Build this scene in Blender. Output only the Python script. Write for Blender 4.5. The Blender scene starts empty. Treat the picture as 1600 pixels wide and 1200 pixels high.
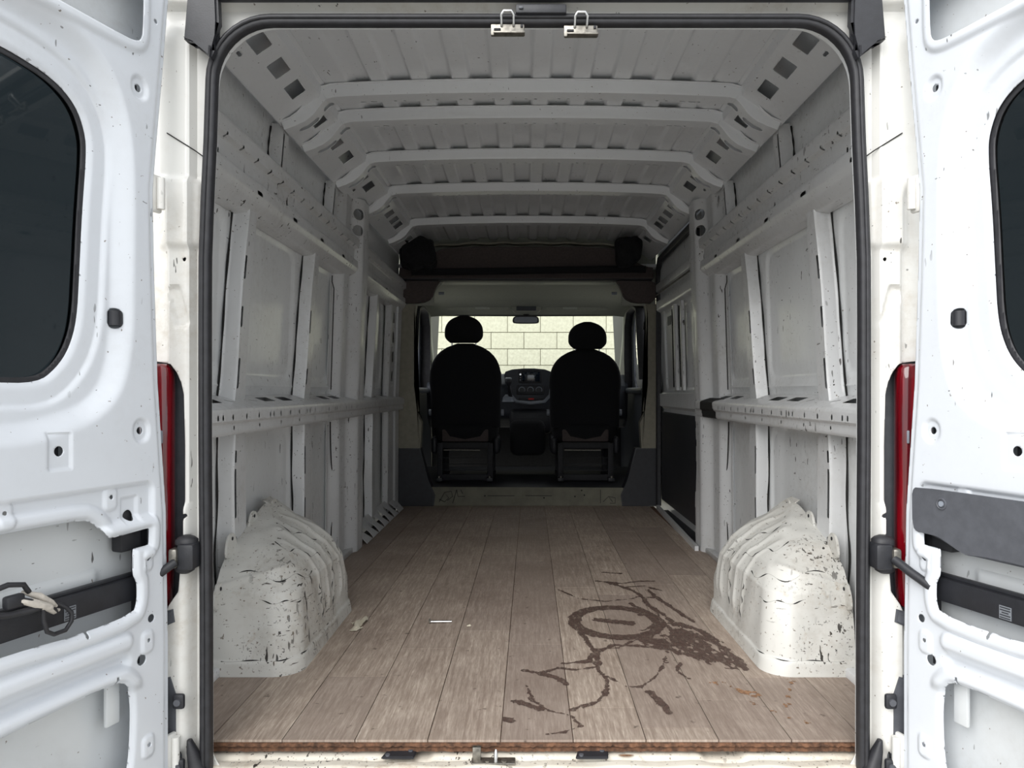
import bpy, bmesh, math, random
import numpy as np
from mathutils import Vector, Matrix
random.seed(7)
rng = np.random.default_rng(5)
D2R = math.radians
C = bpy.context.scene.collection
# ------------------------------------------------------------------ camera
# metres: x across the van, y forward from the camera, z up from the load floor (ground at -0.53)
GROUND = -0.53
cam_d = bpy.data.cameras.new('camera'); cam = bpy.data.objects.new('camera', cam_d); C.objects.link(cam)
cam.location = (-0.023, 0.0, 0.85); cam.rotation_euler = (D2R(90), 0, 0)
cam_d.sensor_fit = 'HORIZONTAL'; cam_d.sensor_width = 36.0; cam_d.lens = 36.0 * 1150 / 1600
cam_d.shift_x = -20 / 1600; cam_d.shift_y = 12 / 1600
cam_d.clip_start = 0.05; cam_d.clip_end = 200
bpy.context.scene.camera = cam
# ------------------------------------------------------------------ sky, sun, exposure
W = bpy.data.worlds.new('overcast_sky'); bpy.context.scene.world = W; W.use_nodes = True
wn = W.node_tree.nodes; wl = W.node_tree.links; wn.clear()
wo = wn.new('ShaderNodeOutputWorld'); wb = wn.new('ShaderNodeBackground')
wt = wn.new('ShaderNodeTexCoord'); ws = wn.new('ShaderNodeSeparateXYZ'); wr = wn.new('ShaderNodeValToRGB')
wl.new(wt.outputs['Generated'], ws.inputs[0]); wl.new(ws.outputs['Z'], wr.inputs[0])
wr.color_ramp.elements[0].position = 0.0; wr.color_ramp.elements[0].color = (0.80, 0.84, 0.88, 1)
wr.color_ramp.elements[1].position = 0.8; wr.color_ramp.elements[1].color = (0.96, 0.98, 1.0, 1)
wl.new(wr.outputs[0], wb.inputs[0]); wb.inputs[1].default_value = 0.86
wl.new(wb.outputs[0], wo.inputs[0])
sun_d = bpy.data.lights.new('sun', 'SUN'); sun = bpy.data.objects.new('sun', sun_d); C.objects.link(sun)
sun_d.energy = 2.0; sun_d.angle = D2R(55); sun_d.color = (1.0, 0.985, 0.96)
sun.rotation_euler = Vector((0.42, 0.80, -0.62)).to_track_quat('-Z', 'Y').to_euler()
vs = bpy.context.scene.view_settings
vs.view_transform = 'Standard'; vs.look = 'None'; vs.gamma = 1.0; vs.use_curve_mapping = False
vs.exposure = 1.0
cy = bpy.context.scene.cycles
cy.max_bounces = 14; cy.diffuse_bounces = 8; cy.glossy_bounces = 4; cy.transmission_bounces = 8; cy.transparent_max_bounces = 12
try: cy.sample_clamp_indirect = 4.0
except Exception: pass

# ------------------------------------------------------------------ materials
def srgb(r, g, b):
    f = lambda c: (c/255)/12.92 if c/255 <= 0.04045 else (((c/255)+0.055)/1.055)**2.4
    return (f(r), f(g), f(b), 1)
def newmat(name):
    m = bpy.data.materials.new(name); m.use_nodes = True
    nt = m.node_tree; b = nt.nodes['Principled BSDF']
    return m, nt, b
def N(nt, t, **kw):
    n = nt.nodes.new(t)
    for k, v in kw.items(): setattr(n, k, v)
    return n
def noise(nt, scale, vec=None, detail=3, rough=0.55, stretch=None):
    tc = N(nt, 'ShaderNodeTexCoord'); src = tc.outputs['Object']
    if stretch:
        mp = N(nt, 'ShaderNodeMapping'); mp.inputs['Scale'].default_value = stretch
        nt.links.new(src, mp.inputs[0]); src = mp.outputs[0]
    n = N(nt, 'ShaderNodeTexNoise'); n.inputs['Scale'].default_value = scale
    n.inputs['Detail'].default_value = detail; n.inputs['Roughness'].default_value = rough
    nt.links.new(src, n.inputs['Vector']); return n.outputs[0]
def ramp(nt, src, a, b, lo=0.0, hi=1.0):
    r = N(nt, 'ShaderNodeMapRange'); r.inputs[1].default_value = a; r.inputs[2].default_value = b
    r.inputs[3].default_value = lo; r.inputs[4].default_value = hi
    nt.links.new(src, r.inputs[0]); return r.outputs[0]
def mul(nt, a, b):
    m = N(nt, 'ShaderNodeMath', operation='MULTIPLY')
    for i, x in enumerate((a, b)):
        if isinstance(x, (int, float)): m.inputs[i].default_value = x
        else: nt.links.new(x, m.inputs[i])
    return m.outputs[0]
def mix(nt, fac, a, b):
    m = N(nt, 'ShaderNodeMix', data_type='RGBA')
    if isinstance(fac, (int, float)): m.inputs[0].default_value = fac
    else: nt.links.new(fac, m.inputs[0])
    for i, x in ((6, a), (7, b)):
        if isinstance(x, tuple): m.inputs[i].default_value = x
        else: nt.links.new(x, m.inputs[i])
    return m.outputs[2]
def paint(name, base, rough=0.35, scuff=0.5, dirt=0.3, dirtcol=(122,108,90), coat=0.3, scuffcol=(52,48,44)):
    """painted sheet metal with grime clouds and thin dash-like scuffs that stay on the metal"""
    m, nt, b = newmat(name)
    col = srgb(*base)
    cloud = ramp(nt, noise(nt, 2.3, detail=5, rough=0.65), 0.45, 0.75)
    fine = ramp(nt, noise(nt, 38, detail=4, rough=0.7), 0.42, 0.75)
    c = mix(nt, mul(nt, mul(nt, cloud, fine), dirt), col, srgb(*dirtcol))
    c = mix(nt, mul(nt, cloud, dirt*0.35), c, srgb(*dirtcol))
    if scuff > 0:
        patch = ramp(nt, noise(nt, 3.7, detail=2), 0.46, 0.62)
        s1 = ramp(nt, noise(nt, 1.0, detail=2, rough=0.5, stretch=(70, 55, 16)), 0.725-0.03*scuff, 0.74-0.03*scuff)
        s2 = ramp(nt, noise(nt, 1.0, detail=2, rough=0.6, stretch=(95, 22, 90)), 0.735-0.03*scuff, 0.75-0.03*scuff)
        s3 = ramp(nt, noise(nt, 95, detail=2, rough=0.5), 0.74-0.02*scuff, 0.76-0.02*scuff)
        c = mix(nt, mul(nt, patch, s1), c, srgb(*scuffcol))
        c = mix(nt, mul(nt, patch, s2), c, srgb(*scuffcol))
        c = mix(nt, mul(nt, s3, 0.8), c, srgb(96, 82, 66))
    if scuff > 2:
        p2 = ramp(nt, noise(nt, 5.1, detail=2), 0.40, 0.58)
        s4 = ramp(nt, noise(nt, 1.0, detail=3, rough=0.6, stretch=(26, 14, 120)), 0.665, 0.68)
        c = mix(nt, mul(nt, p2, s4), c, srgb(70, 62, 54))
        s5 = ramp(nt, noise(nt, 14, detail=5, rough=0.75), 0.60, 0.72)
        c = mix(nt, mul(nt, mul(nt, p2, s5), 0.6), c, srgb(150, 128, 98))
    nt.links.new(c, b.inputs['Base Color'])
    nt.links.new(ramp(nt, fine, 0, 1, rough, min(1, rough+0.25)), b.inputs['Roughness'])
    b.inputs['Coat Weight'].default_value = coat; b.inputs['Coat Roughness'].default_value = 0.12
    return m
def plain(name, base, rough=0.5, metal=0.0, var=0.12, scale=40, bump=0.0, coat=0.0):
    m, nt, b = newmat(name); col = srgb(*base)
    dk = tuple(x*(1-var*2) for x in col[:3]) + (1,)
    c = mix(nt, ramp(nt, noise(nt, scale, detail=4), 0.35, 0.7), dk, col)
    nt.links.new(c, b.inputs['Base Color']); b.inputs['Roughness'].default_value = rough
    b.inputs['Metallic'].default_value = metal; b.inputs['Coat Weight'].default_value = coat
    if bump:
        bp = N(nt, 'ShaderNodeBump'); bp.inputs['Strength'].default_value = bump; bp.inputs['Distance'].default_value = 0.002
        nt.links.new(noise(nt, scale*8, detail=2), bp.inputs['Height']); nt.links.new(bp.outputs[0], b.inputs['Normal'])
    return m
M = {}
M['door'] = paint('door_white_paint', (208,212,218), 0.3, 0.12, 0.14, coat=0.5)
M['body'] = paint('body_white_paint', (232,233,234), 0.3, 0.05, 0.12, coat=0.5)
M['jamb'] = paint('jamb_white_paint', (214,213,209), 0.35, 0.15, 0.6, (150,132,104), coat=0.4)
M['wall'] = paint('cargo_white_paint', (216,218,219), 0.34, 0.9, 0.35, coat=0.35)
M['rail'] = paint('rail_white_paint', (201,202,203), 0.35, 1.5, 0.40, (140,132,118), coat=0.3)
M['roof'] = paint('roof_grey_white_paint', (219,221,224), 0.38, 0.02, 0.08, coat=0.3)
M['arch'] = paint('wheel_arch_worn_paint', (202,201,196), 0.42, 3.0, 0.75, (128,112,90), coat=0.15)
M['sill'] = paint('sill_worn_paint', (222,216,203), 0.45, 2.6, 1.0, (132,102,66), coat=0.1)
M['skin'] = paint('door_outer_skin_paint', (205,208,210), 0.35, 0.05, 0.3, coat=0.3)
M['rubber'] = plain('black_rubber', (44,44,48), 0.55, var=0.2)
M['blackplastic'] = plain('black_plastic', (40,41,46), 0.5, var=0.15, bump=0.15)
M['greyplastic'] = plain('grey_plastic', (84,86,92), 0.55, var=0.1, bump=0.2)
M['seat'] = plain('black_seat_fabric', (20,21,26), 0.95, var=0.25, scale=120, bump=0.3)
M['foam'] = plain('black_foam', (26,27,30), 0.95, var=0.3, scale=60, bump=0.5)
M['shelf'] = plain('dark_brown_trim', (80,71,69), 0.85, var=0.12, scale=80)
M['beige'] = plain('beige_trim', (140,136,122), 0.7, var=0.08, scale=30)
M['headliner'] = plain('grey_headliner', (150,152,142), 0.85, var=0.05, scale=60)
M['steel'] = plain('bare_steel', (150,146,138), 0.4, metal=0.85, var=0.25, scale=90)
M['chrome'] = plain('bright_steel', (215,215,215), 0.25, metal=1.0, var=0.1)
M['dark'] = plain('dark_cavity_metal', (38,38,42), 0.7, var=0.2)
M['dash'] = plain('dash_plastic', (56,60,68), 0.55, var=0.1, bump=0.1)
M['silver'] = plain('silver_plastic', (140,146,156), 0.4, var=0.05)
M['screen'] = plain('dark_screen', (30,40,52), 0.12, var=0.1, coat=0.5)
M['hazard'] = plain('red_button', (200,40,30), 0.4, var=0.05)
M['sealant'] = plain('dark_seam_sealant', (22,21,20), 0.8, var=0.2)
M['tan'] = plain('green_grey_riser', (116,114,100), 0.7, var=0.12, scale=14)
M['ink'] = plain('marker_ink', (20,20,22), 0.7, var=0.1)
M['paper'] = plain('torn_paper', (214,206,186), 0.8, var=0.1, scale=160)
M['mud'] = plain('damp_mud', (98,78,70), 0.6, var=0.22, scale=60)
_nt = M['mud'].node_tree
_nt.links.new(ramp(_nt, noise(_nt, 1.0, detail=4, rough=0.7, stretch=(70, 24, 10)), 0.36, 0.58, 0.40, 0.95), _nt.nodes['Principled BSDF'].inputs['Alpha'])
M['rust'] = plain('rust', (164,124,92), 0.85, var=0.3, scale=120)
M['tape'] = plain('white_harness_tape', (205,198,188), 0.6, var=0.15, scale=80)
M['mortar'] = plain('mortar', (150,146,128), 0.95, var=0.1, scale=60)
M['concrete'] = plain('concrete_ground', (182,180,174), 0.9, var=0.12, scale=3)
M['boardedge'] = plain('plywood_edge', (112,78,56), 0.9, var=0.35, scale=70)
M['print'] = plain('sticker_print', (120,124,130), 0.5, var=0.05)
M['visorlabel'] = plain('visor_label', (170,172,165), 0.6, var=0.05)

m, nt, b = newmat('taillight_red_lens'); b.inputs['Base Color'].default_value = srgb(150,12,24)
b.inputs['Roughness'].default_value = 0.12; b.inputs['Coat Weight'].default_value = 0.7
nt.links.new(mix(nt, ramp(nt, noise(nt, 1.0, stretch=(60,60,3)), 0.4, 0.65), srgb(78,4,14), srgb(128,8,22)), b.inputs['Base Color'])
M['lens'] = m
def glass(name, tint, rough=0.0):
    """thin tinted pane: tinted see-through plus a mirror-like sheen"""
    m, nt, b = newmat(name); out = nt.nodes['Material Output']
    tr = N(nt, 'ShaderNodeBsdfTransparent'); tr.inputs[0].default_value = tint
    gl = N(nt, 'ShaderNodeBsdfGlossy'); gl.inputs['Roughness'].default_value = 0.03
    fr = N(nt, 'ShaderNodeLayerWeight'); fr.inputs[0].default_value = 0.5
    pw = N(nt, 'ShaderNodeMath', operation='POWER'); nt.links.new(fr.outputs['Facing'], pw.inputs[0]); pw.inputs[1].default_value = 4.0
    fac = ramp(nt, pw.outputs[0], 0, 1, 0.04, 0.75)
    mx = N(nt, 'ShaderNodeMixShader'); nt.links.new(fac, mx.inputs[0])
    nt.links.new(tr.outputs[0], mx.inputs[1]); nt.links.new(gl.outputs[0], mx.inputs[2])
    nt.links.new(mx.outputs[0], out.inputs[0]); nt.nodes.remove(b); return m
M['tint'] = glass('dark_tinted_glass', (0.012, 0.016, 0.018, 1))
M['clear'] = glass('clear_glass', (0.93, 0.96, 0.94, 1))

# worn vinyl oak planks: grain runs along y, tone differs from plank to plank
m, nt, b = newmat('grey_oak_vinyl')
oi = N(nt, 'ShaderNodeObjectInfo')
tone = N(nt, 'ShaderNodeMapRange'); nt.links.new(oi.outputs['Random'], tone.inputs[0])
g1 = noise(nt, 1.0, detail=5, rough=0.7, stretch=(90, 5, 5)); g2 = noise(nt, 1.0, detail=3, rough=0.6, stretch=(260, 22, 5))
gr = ramp(nt, g1, 0.36, 0.66); gf = ramp(nt, g2, 0.38, 0.62)
c = mix(nt, gr, srgb(146,131,119), srgb(196,182,168))
c = mix(nt, mul(nt, gf, 0.5), c, srgb(132,116,103))
c = mix(nt, mul(nt, tone.outputs[0], 0.6), c, srgb(132,118,110))
wear = ramp(nt, noise(nt, 2.2, detail=6, rough=0.7), 0.42, 0.72)
c = mix(nt, mul(nt, wear, 0.45), c, srgb(104,88,78))
spot = ramp(nt, noise(nt, 26, detail=3, rough=0.6), 0.66, 0.74)
c = mix(nt, mul(nt, spot, 0.75), c, srgb(78,66,58))
nt.links.new(c, b.inputs['Base Color'])
nt.links.new(ramp(nt, g1, 0.3, 0.7, 0.50, 0.70), b.inputs['Roughness']); b.inputs['Specular IOR Level'].default_value = 0.25
bp = N(nt, 'ShaderNodeBump'); bp.inputs['Strength'].default_value = 0.35; bp.inputs['Distance'].default_value = 0.0012
nt.links.new(g2, bp.inputs['Height']); nt.links.new(bp.outputs[0], b.inputs['Normal'])
M['wood'] = m
m, nt, b = newmat('split_face_block')
oi = N(nt, 'ShaderNodeObjectInfo'); tone = N(nt, 'ShaderNodeMapRange'); nt.links.new(oi.outputs['Random'], tone.inputs[0])
c = mix(nt, ramp(nt, noise(nt, 30, detail=5, rough=0.7), 0.35, 0.7), srgb(186,184,164), srgb(212,211,192))
c = mix(nt, mul(nt, tone.outputs[0], 0.35), c, srgb(184,181,160))
nt.links.new(c, b.inputs['Base Color']); b.inputs['Roughness'].default_value = 0.95
M['block'] = m

# ------------------------------------------------------------------ mesh helpers
def tag(o, label=None, cat=None, group=None, kind=None):
    if label: o['label'] = label
    if cat: o['category'] = cat
    if group: o['group'] = group
    if kind: o['kind'] = kind
    return o
def empty(name, loc, label=None, cat=None, group=None, kind=None):
    o = bpy.data.objects.new(name, None); C.objects.link(o); o.location = loc
    o.empty_display_size = 0.1
    return tag(o, label, cat, group, kind)
def world_off(p):
    v = Vector((0, 0, 0))
    while p is not None: v += p.location; p = p.parent
    return v
def link(name, me, mat, parent=None, sharp=35, smooth=True):
    """links a mesh given in world coordinates as one object, under its parent when there is one"""
    if smooth:
        me.polygons.foreach_set('use_smooth', np.ones(len(me.polygons), bool))
        try: me.set_sharp_from_angle(angle=D2R(sharp))
        except Exception: pass
    me.materials.append(M[mat] if isinstance(mat, str) else mat)
    o = bpy.data.objects.new(name, me); C.objects.link(o)
    if parent is not None:
        o.parent = parent; off = world_off(parent)
        if off.length > 0: me.transform(Matrix.Translation(-off))
    me.update(); return o
def raw_mesh(name, V, quads, tris):
    me = bpy.data.meshes.new(name)
    V = np.asarray(V, np.float32).reshape(-1, 3)
    quads = np.asarray(quads, np.int32).reshape(-1, 4); tris = np.asarray(tris, np.int32).reshape(-1, 3)
    me.vertices.add(len(V)); me.vertices.foreach_set('co', V.ravel())
    loops = np.concatenate([quads.ravel(), tris.ravel()])
    starts = np.concatenate([np.arange(len(quads))*4, len(quads)*4 + np.arange(len(tris))*3])
    me.loops.add(len(loops)); me.loops.foreach_set('vertex_index', loops)
    me.polygons.add(len(starts)); me.polygons.foreach_set('loop_start', starts.astype(np.int32))
    me.update(calc_edges=True); me.validate(); return me
def sheet(name, mat, parent, ur, vr, nu, nv, fmap, d=None, solid=0.0, flip=False, sharp=35):
    """a stamped sheet: grid in (u, v) mapped by fmap; d(u, v) > 0 keeps metal, its zero line is cut clean"""
    u = np.linspace(ur[0], ur[1], nu); v = np.linspace(vr[0], vr[1], nv)
    U, Vv = np.meshgrid(u, v, indexing='ij'); U = U.ravel(); Vv = Vv.ravel()
    idx = np.arange(nu*nv).reshape(nu, nv)
    q = np.stack([idx[:-1, :-1], idx[1:, :-1], idx[1:, 1:], idx[:-1, 1:]], -1).reshape(-1, 4)
    tris = np.zeros((0, 3), int)
    if d is not None:
        Dv = d(U, Vv); Dv = np.where(np.abs(Dv) < 1e-7, 1e-7, Dv)
        cnt = (Dv[q] > 0).sum(1)
        cut = q[(cnt > 0) & (cnt < 4)]; q = q[cnt == 4]
        t = np.concatenate([cut[:, [0, 1, 2]], cut[:, [0, 2, 3]]])
        s = (Dv[t] > 0); c = s.sum(1)
        keep = t[c == 3]; newU = [U]; newV = [Vv]; cache = {}; nn = [len(U)]; eu = []; ev = []
        def edge(a, b):
            k = (a, b) if a < b else (b, a)
            r = cache.get(k)
            if r is None:
                w = Dv[a]/(Dv[a]-Dv[b]); eu.append(U[a]+w*(U[b]-U[a])); ev.append(Vv[a]+w*(Vv[b]-Vv[a]))
                r = nn[0]; nn[0] += 1; cache[k] = r
            return r
        extra = []
        for row, ss, cc in zip(t[(c == 1) | (c == 2)], s[(c == 1) | (c == 2)], c[(c == 1) | (c == 2)]):
            row = [int(x) for x in row]
            if cc == 1:
                i = int(np.argmax(ss)); a, b2, c2 = row[i], row[(i+1) % 3], row[(i+2) % 3]
                extra.append((a, edge(a, b2), edge(a, c2)))
            else:
                i = int(np.argmin(ss)); a, b2, c2 = row[i], row[(i+1) % 3], row[(i+2) % 3]
                e1 = edge(b2, a); e2 = edge(c2, a)
                extra.append((b2, c2, e1)); extra.append((c2, e2, e1))
        U = np.concatenate([U, np.array(eu)]); Vv = np.concatenate([Vv, np.array(ev)])
        tris = np.concatenate([keep, np.array(extra, int).reshape(-1, 3)])
    X, Y, Z = fmap(U, Vv); P = np.stack([X+0*U, Y+0*U, Z+0*U], -1)
    used = np.unique(np.concatenate([q.ravel(), tris.ravel()]).astype(int))
    re = np.zeros(len(P), int); re[used] = np.arange(len(used)); P = P[used]; q = re[q]; tris = re[tris.astype(int)]
    if flip: q = q[:, ::-1]; tris = tris[:, ::-1]
    o = link(name, raw_mesh(name, P, q, tris), mat, parent, sharp)
    if solid:
        md = o.modifiers.new('thickness', 'SOLIDIFY'); md.thickness = solid; md.offset = -1
    return o
def sbox(U, V, cu, cv, hu, hv, r=0.0, a=0.0):
    u = U-cu; v = V-cv
    if a: ca, sa = math.cos(a), math.sin(a); u, v = u*ca+v*sa, -u*sa+v*ca
    qx = np.abs(u)-hu+r; qy = np.abs(v)-hv+r
    return np.hypot(np.maximum(qx, 0), np.maximum(qy, 0))+np.minimum(np.maximum(qx, qy), 0)-r
def scirc(U, V, cu, cv, r): return np.hypot(U-cu, V-cv)-r
def sseg(U, V, a, b, r):
    ax, ay = a; bx, by = b; h = np.clip(((U-ax)*(bx-ax)+(V-ay)*(by-ay))/((bx-ax)**2+(by-ay)**2+1e-12), 0, 1)
    return np.hypot(U-ax-h*(bx-ax), V-ay-h*(by-ay))-r
def spoly(U, V, pts):
    d = np.full(U.shape, 1e9); ins = np.zeros(U.shape, bool); n = len(pts)
    for i in range(n):
        ax, ay = pts[i]; bx, by = pts[(i+1) % n]
        d = np.minimum(d, sseg(U, V, (ax, ay), (bx, by), 0))
        if ay != by:
            c = ((ay > V) != (by > V)) & (U < (bx-ax)*(V-ay)/(by-ay)+ax); ins ^= c
    return np.where(ins, -d, d)
def vnoise(x, y, seed=0):
    xi = np.floor(x).astype(np.int64); yi = np.floor(y).astype(np.int64); fx_ = x-xi; fy_ = y-yi
    def h(a, b): 
        n_ = (a*374761393+b*668265263+seed*974634777) & 0xffffffff; n_ = ((n_ ^ (n_ >> 13))*1274126177) & 0xffffffff
        return ((n_ ^ (n_ >> 16)) & 0xffff)/65535.0
    sx = fx_*fx_*(3-2*fx_); sy = fy_*fy_*(3-2*fy_)
    return ((h(xi, yi)*(1-sx)+h(xi+1, yi)*sx)*(1-sy)+(h(xi, yi+1)*(1-sx)+h(xi+1, yi+1)*sx)*sy)*2-1
def fbm(x, y, f, seed=0): return (vnoise(x*f, y*f, seed)+0.5*vnoise(x*f*2.1, y*f*2.1, seed+1)+0.3*vnoise(x*f*4.3, y*f*4.3, seed+2))/1.4
def chaikin(pts, n=2):
    for _ in range(n):
        o = []
        for i in range(len(pts)):
            a, b = pts[i], pts[(i+1) % len(pts)]
            o += [(a[0]*.75+b[0]*.25, a[1]*.75+b[1]*.25), (a[0]*.25+b[0]*.75, a[1]*.25+b[1]*.75)]
        pts = o
    return pts
def ss(x, a, b):
    t = np.clip((x-a)/(b-a), 0, 1); return t*t*(3-2*t)
def bm_out(bm, name):
    me = bpy.data.meshes.new(name); bm.normal_update(); bm.to_mesh(me); bm.free(); return me
def box(name, mat, parent, c, s, r=0.0, seg=2, rot=None):
    bm = bmesh.new(); bmesh.ops.create_cube(bm, size=1.0)
    bmesh.ops.scale(bm, vec=s, verts=bm.verts)
    if r > 0: bmesh.ops.bevel(bm, geom=bm.edges[:], offset=min(r, min(s)*0.49), segments=seg, affect='EDGES', profile=0.5)
    if rot is not None: bmesh.ops.rotate(bm, cent=(0, 0, 0), matrix=rot, verts=bm.verts)
    bmesh.ops.translate(bm, vec=c, verts=bm.verts)
    return link(name, bm_out(bm, name), mat, parent)
def tube(name, mat, parent, pts, r, n=8, closed=False, sq=None):
    """tube along pts; sq=(w, h, up) gives a rounded rectangular section instead"""
    P = [Vector(p) for p in pts]; k = len(P); V = []; Q = []
    up0 = Vector(sq[2]) if sq else None; prev = None
    for i, p in enumerate(P):
        a = P[(i-1) % k] if (closed or i > 0) else P[i]; b2 = P[(i+1) % k] if (closed or i < k-1) else P[i]
        t = (b2-a).normalized()
        if sq: sd = t.cross(up0).normalized(); up = sd.cross(t).normalized()
        else:
            if prev is None: prev = Vector((0, 0, 1)) if abs(t.z) < 0.9 else Vector((1, 0, 0))
            sd = t.cross(prev).normalized(); up = sd.cross(t).normalized(); prev = up
        rr = r[i] if isinstance(r, (list, tuple)) else r
        for j in range(n):
            an = 2*math.pi*(j+0.5)/n
            if sq:
                e = 0.45; cx = math.copysign(abs(math.cos(an))**e, math.cos(an)); sx = math.copysign(abs(math.sin(an))**e, math.sin(an))
                V.append(p+sd*cx*sq[0]/2+up*sx*sq[1]/2)
            else: V.append(p+sd*math.cos(an)*rr+up*math.sin(an)*rr)
    m_ = k if closed else k-1
    for i in range(m_):
        for j in range(n):
            a = i*n+j; b2 = i*n+(j+1) % n; c2 = ((i+1) % k)*n+(j+1) % n; d2 = ((i+1) % k)*n+j
            Q.append((a, b2, c2, d2))
    T = []
    if not closed:
        for base in (0, (k-1)*n):
            V.append(P[0] if base == 0 else P[-1]); ci = len(V)-1
            for j in range(n):
                T.append((ci, base+(j+1) % n, base+j) if base == 0 else (ci, base+j, base+(j+1) % n))
    me = raw_mesh(name, [tuple(v) for v in V], Q, T); return link(name, me, mat, parent, 50)
def prism(name, mat, parent, poly, fmap, depth, r=0.0):
    """outline poly (2-D) extruded by depth; fmap(u, v, w) gives the point"""
    bm = bmesh.new(); n = len(poly)
    f = [bm.verts.new((u, v, 0)) for u, v in poly]; g = [bm.verts.new((u, v, depth)) for u, v in poly]
    bm.faces.new(f); bm.faces.new(g[::-1])
    for i in range(n): bm.faces.new((f[i], g[i], g[(i+1) % n], f[(i+1) % n]))
    if r > 0:
        ee = [e for e in bm.edges if abs(e.verts[0].co.z-e.verts[1].co.z) < 1e-9]
        bmesh.ops.bevel(bm, geom=ee, offset=r, segments=2, affect='EDGES')
    for v in bm.verts: v.co = Vector(fmap(*v.co))
    bmesh.ops.triangulate(bm, faces=[q for q in bm.faces if len(q.verts) > 4])
    bmesh.ops.recalc_face_normals(bm, faces=bm.faces)
    return link(name, bm_out(bm, name), mat, parent)
def loft(name, mat, parent, rings, cap=True, sharp=60):
    k = len(rings); n = len(rings[0]); V = [p for r in rings for p in r]; Q = []; T = []
    for i in range(k-1):
        for j in range(n): Q.append((i*n+j, i*n+(j+1) % n, (i+1)*n+(j+1) % n, (i+1)*n+j))
    if cap:
        for base, r in ((0, rings[0]), ((k-1)*n, rings[-1])):
            V.append(tuple(np.mean(np.array(r), 0))); ci = len(V)-1
            for j in range(n): T.append((ci, base+(j+1) % n, base+j) if base == 0 else (ci, base+j, base+(j+1) % n))
    return link(name, raw_mesh(name, V, Q, T), mat, parent, sharp)
def sering(cx, cy_, z, hx, hy, e=3.0, n=28):
    out = []
    for j in range(n):
        a = 2*math.pi*j/n; c_, s_ = math.cos(a), math.sin(a)
        out.append((cx+hx*math.copysign(abs(c_)**(2/e), c_), cy_+hy*math.copysign(abs(s_)**(2/e), s_), z))
    return out

# ================================================================== STRUCTURE
Y0, Y1 = 1.80, 5.50                       # rear edge and front end of the load floor
def wx(z):                                # inner plane of the side walls (half width) at height z
    return np.interp(z, [-0.1, 0.80, 1.50, 1.65, 1.87], [0.965, 0.960, 0.935, 0.932, 0.922])

# ---- outside: ground and the block wall the van is parked against
box('ground', 'concrete', None, (0, 3, GROUND-0.1), (40, 40, 0.2))['kind'] = 'structure'
wall_out = box('wall_outside', 'mortar', None, (0, 9.24, 1.0), (7.4, 0.26, 3.1)); wall_out['kind'] = 'structure'
BW, BH, WY = 0.4064, 0.2032, 9.09
proto = {}
for r in range(15):
    z0 = 1.581-0.2032*10+r*BH
    if z0 < GROUND+0.01: continue
    off = 0.0 if r % 2 == 0 else BW/2
    for k in range(-8, 9):
        x0 = -0.236+k*BW+off
        if x0 < -3.6 or x0+BW > 3.6: continue
        if 'b' not in proto:
            o = box('block', 'block', wall_out, (0, 0, 0), (BW-0.006, 0.05, BH-0.007), 0.004, 1)
            o.data.transform(Matrix.Translation(world_off(wall_out))); proto['b'] = o
        else:
            o = proto['b'].copy(); C.objects.link(o)
        o.location = (x0+BW/2, WY+0.025+random.uniform(0, 0.002), z0+BH/2)

# ---- load floor: plywood base, vinyl planks laid lengthwise, ragged board edge at the sill
floor = box('floor', 'boardedge', None, (0, (Y0+Y1)/2+0.005, -0.018), (1.88, Y1-Y0, 0.022)); floor['kind'] = 'structure'
SK = 0.0078; PW = 0.1778; TH = 0.006
joint = {-4: 2.9, -3: 2.20, -2: 2.44, -1: 2.62, 0: 2.48, 1: 1.98, 2: 1.865, 3: 2.03, 4: 2.187, 5: 2.75, -5: 2.3}
def clipx(x, y): return max(-0.945, min(0.945 if y < 3.95 else 0.90, x))
for k in range(-5, 6):
    xa = -0.0825+(k)*PW; ys = [Y0-0.004]; y = joint[k]
    while y < Y1: ys.append(y); y += 1.2192
    ys.append(Y1)
    for a_, b_ in zip(ys[:-1], ys[1:]):
        g = 0.0011; q = []
        for (xx, yy) in ((xa+g, a_+0.002), (xa+PW-g, a_+0.002), (xa+PW-g, b_-0.002), (xa+g, b_-0.002)):
            q.append((clipx(xx+SK*(yy-Y0), 3.0 if a_ < 3.9 else yy), yy))
        if q[1][0]-q[0][0] < 0.01: continue
        prism('plank', 'wood', floor, q, lambda u, v, w: (u, v, w-TH-0.0005+random.uniform(0, 0.0004)), TH, 0)
# ragged plywood edge under the planks
n = 240; xs = np.linspace(-0.80, 0.80, n)
V = []; Q = []
for i, x in enumerate(xs):
    j1 = rng.uniform(-1, 1)*0.002; j2 = rng.uniform(-1, 1)*0.003
    for (dy, dz) in ((0.03, -0.0068), (-0.006+j1, -0.0068), (-0.010+j2, -0.013+j1), (-0.004+j1, -0.019), (-0.008+j2*0.6, -0.026), (0.03, -0.028)):
        V.append((x, Y0+dy, dz))
for i in range(n-1):
    for j in range(5): Q.append((i*6+j, (i+1)*6+j, (i+1)*6+j+1, i*6+j+1))
link('board_edge', raw_mesh('board_edge', V, Q, []), 'boardedge', floor)

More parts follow.
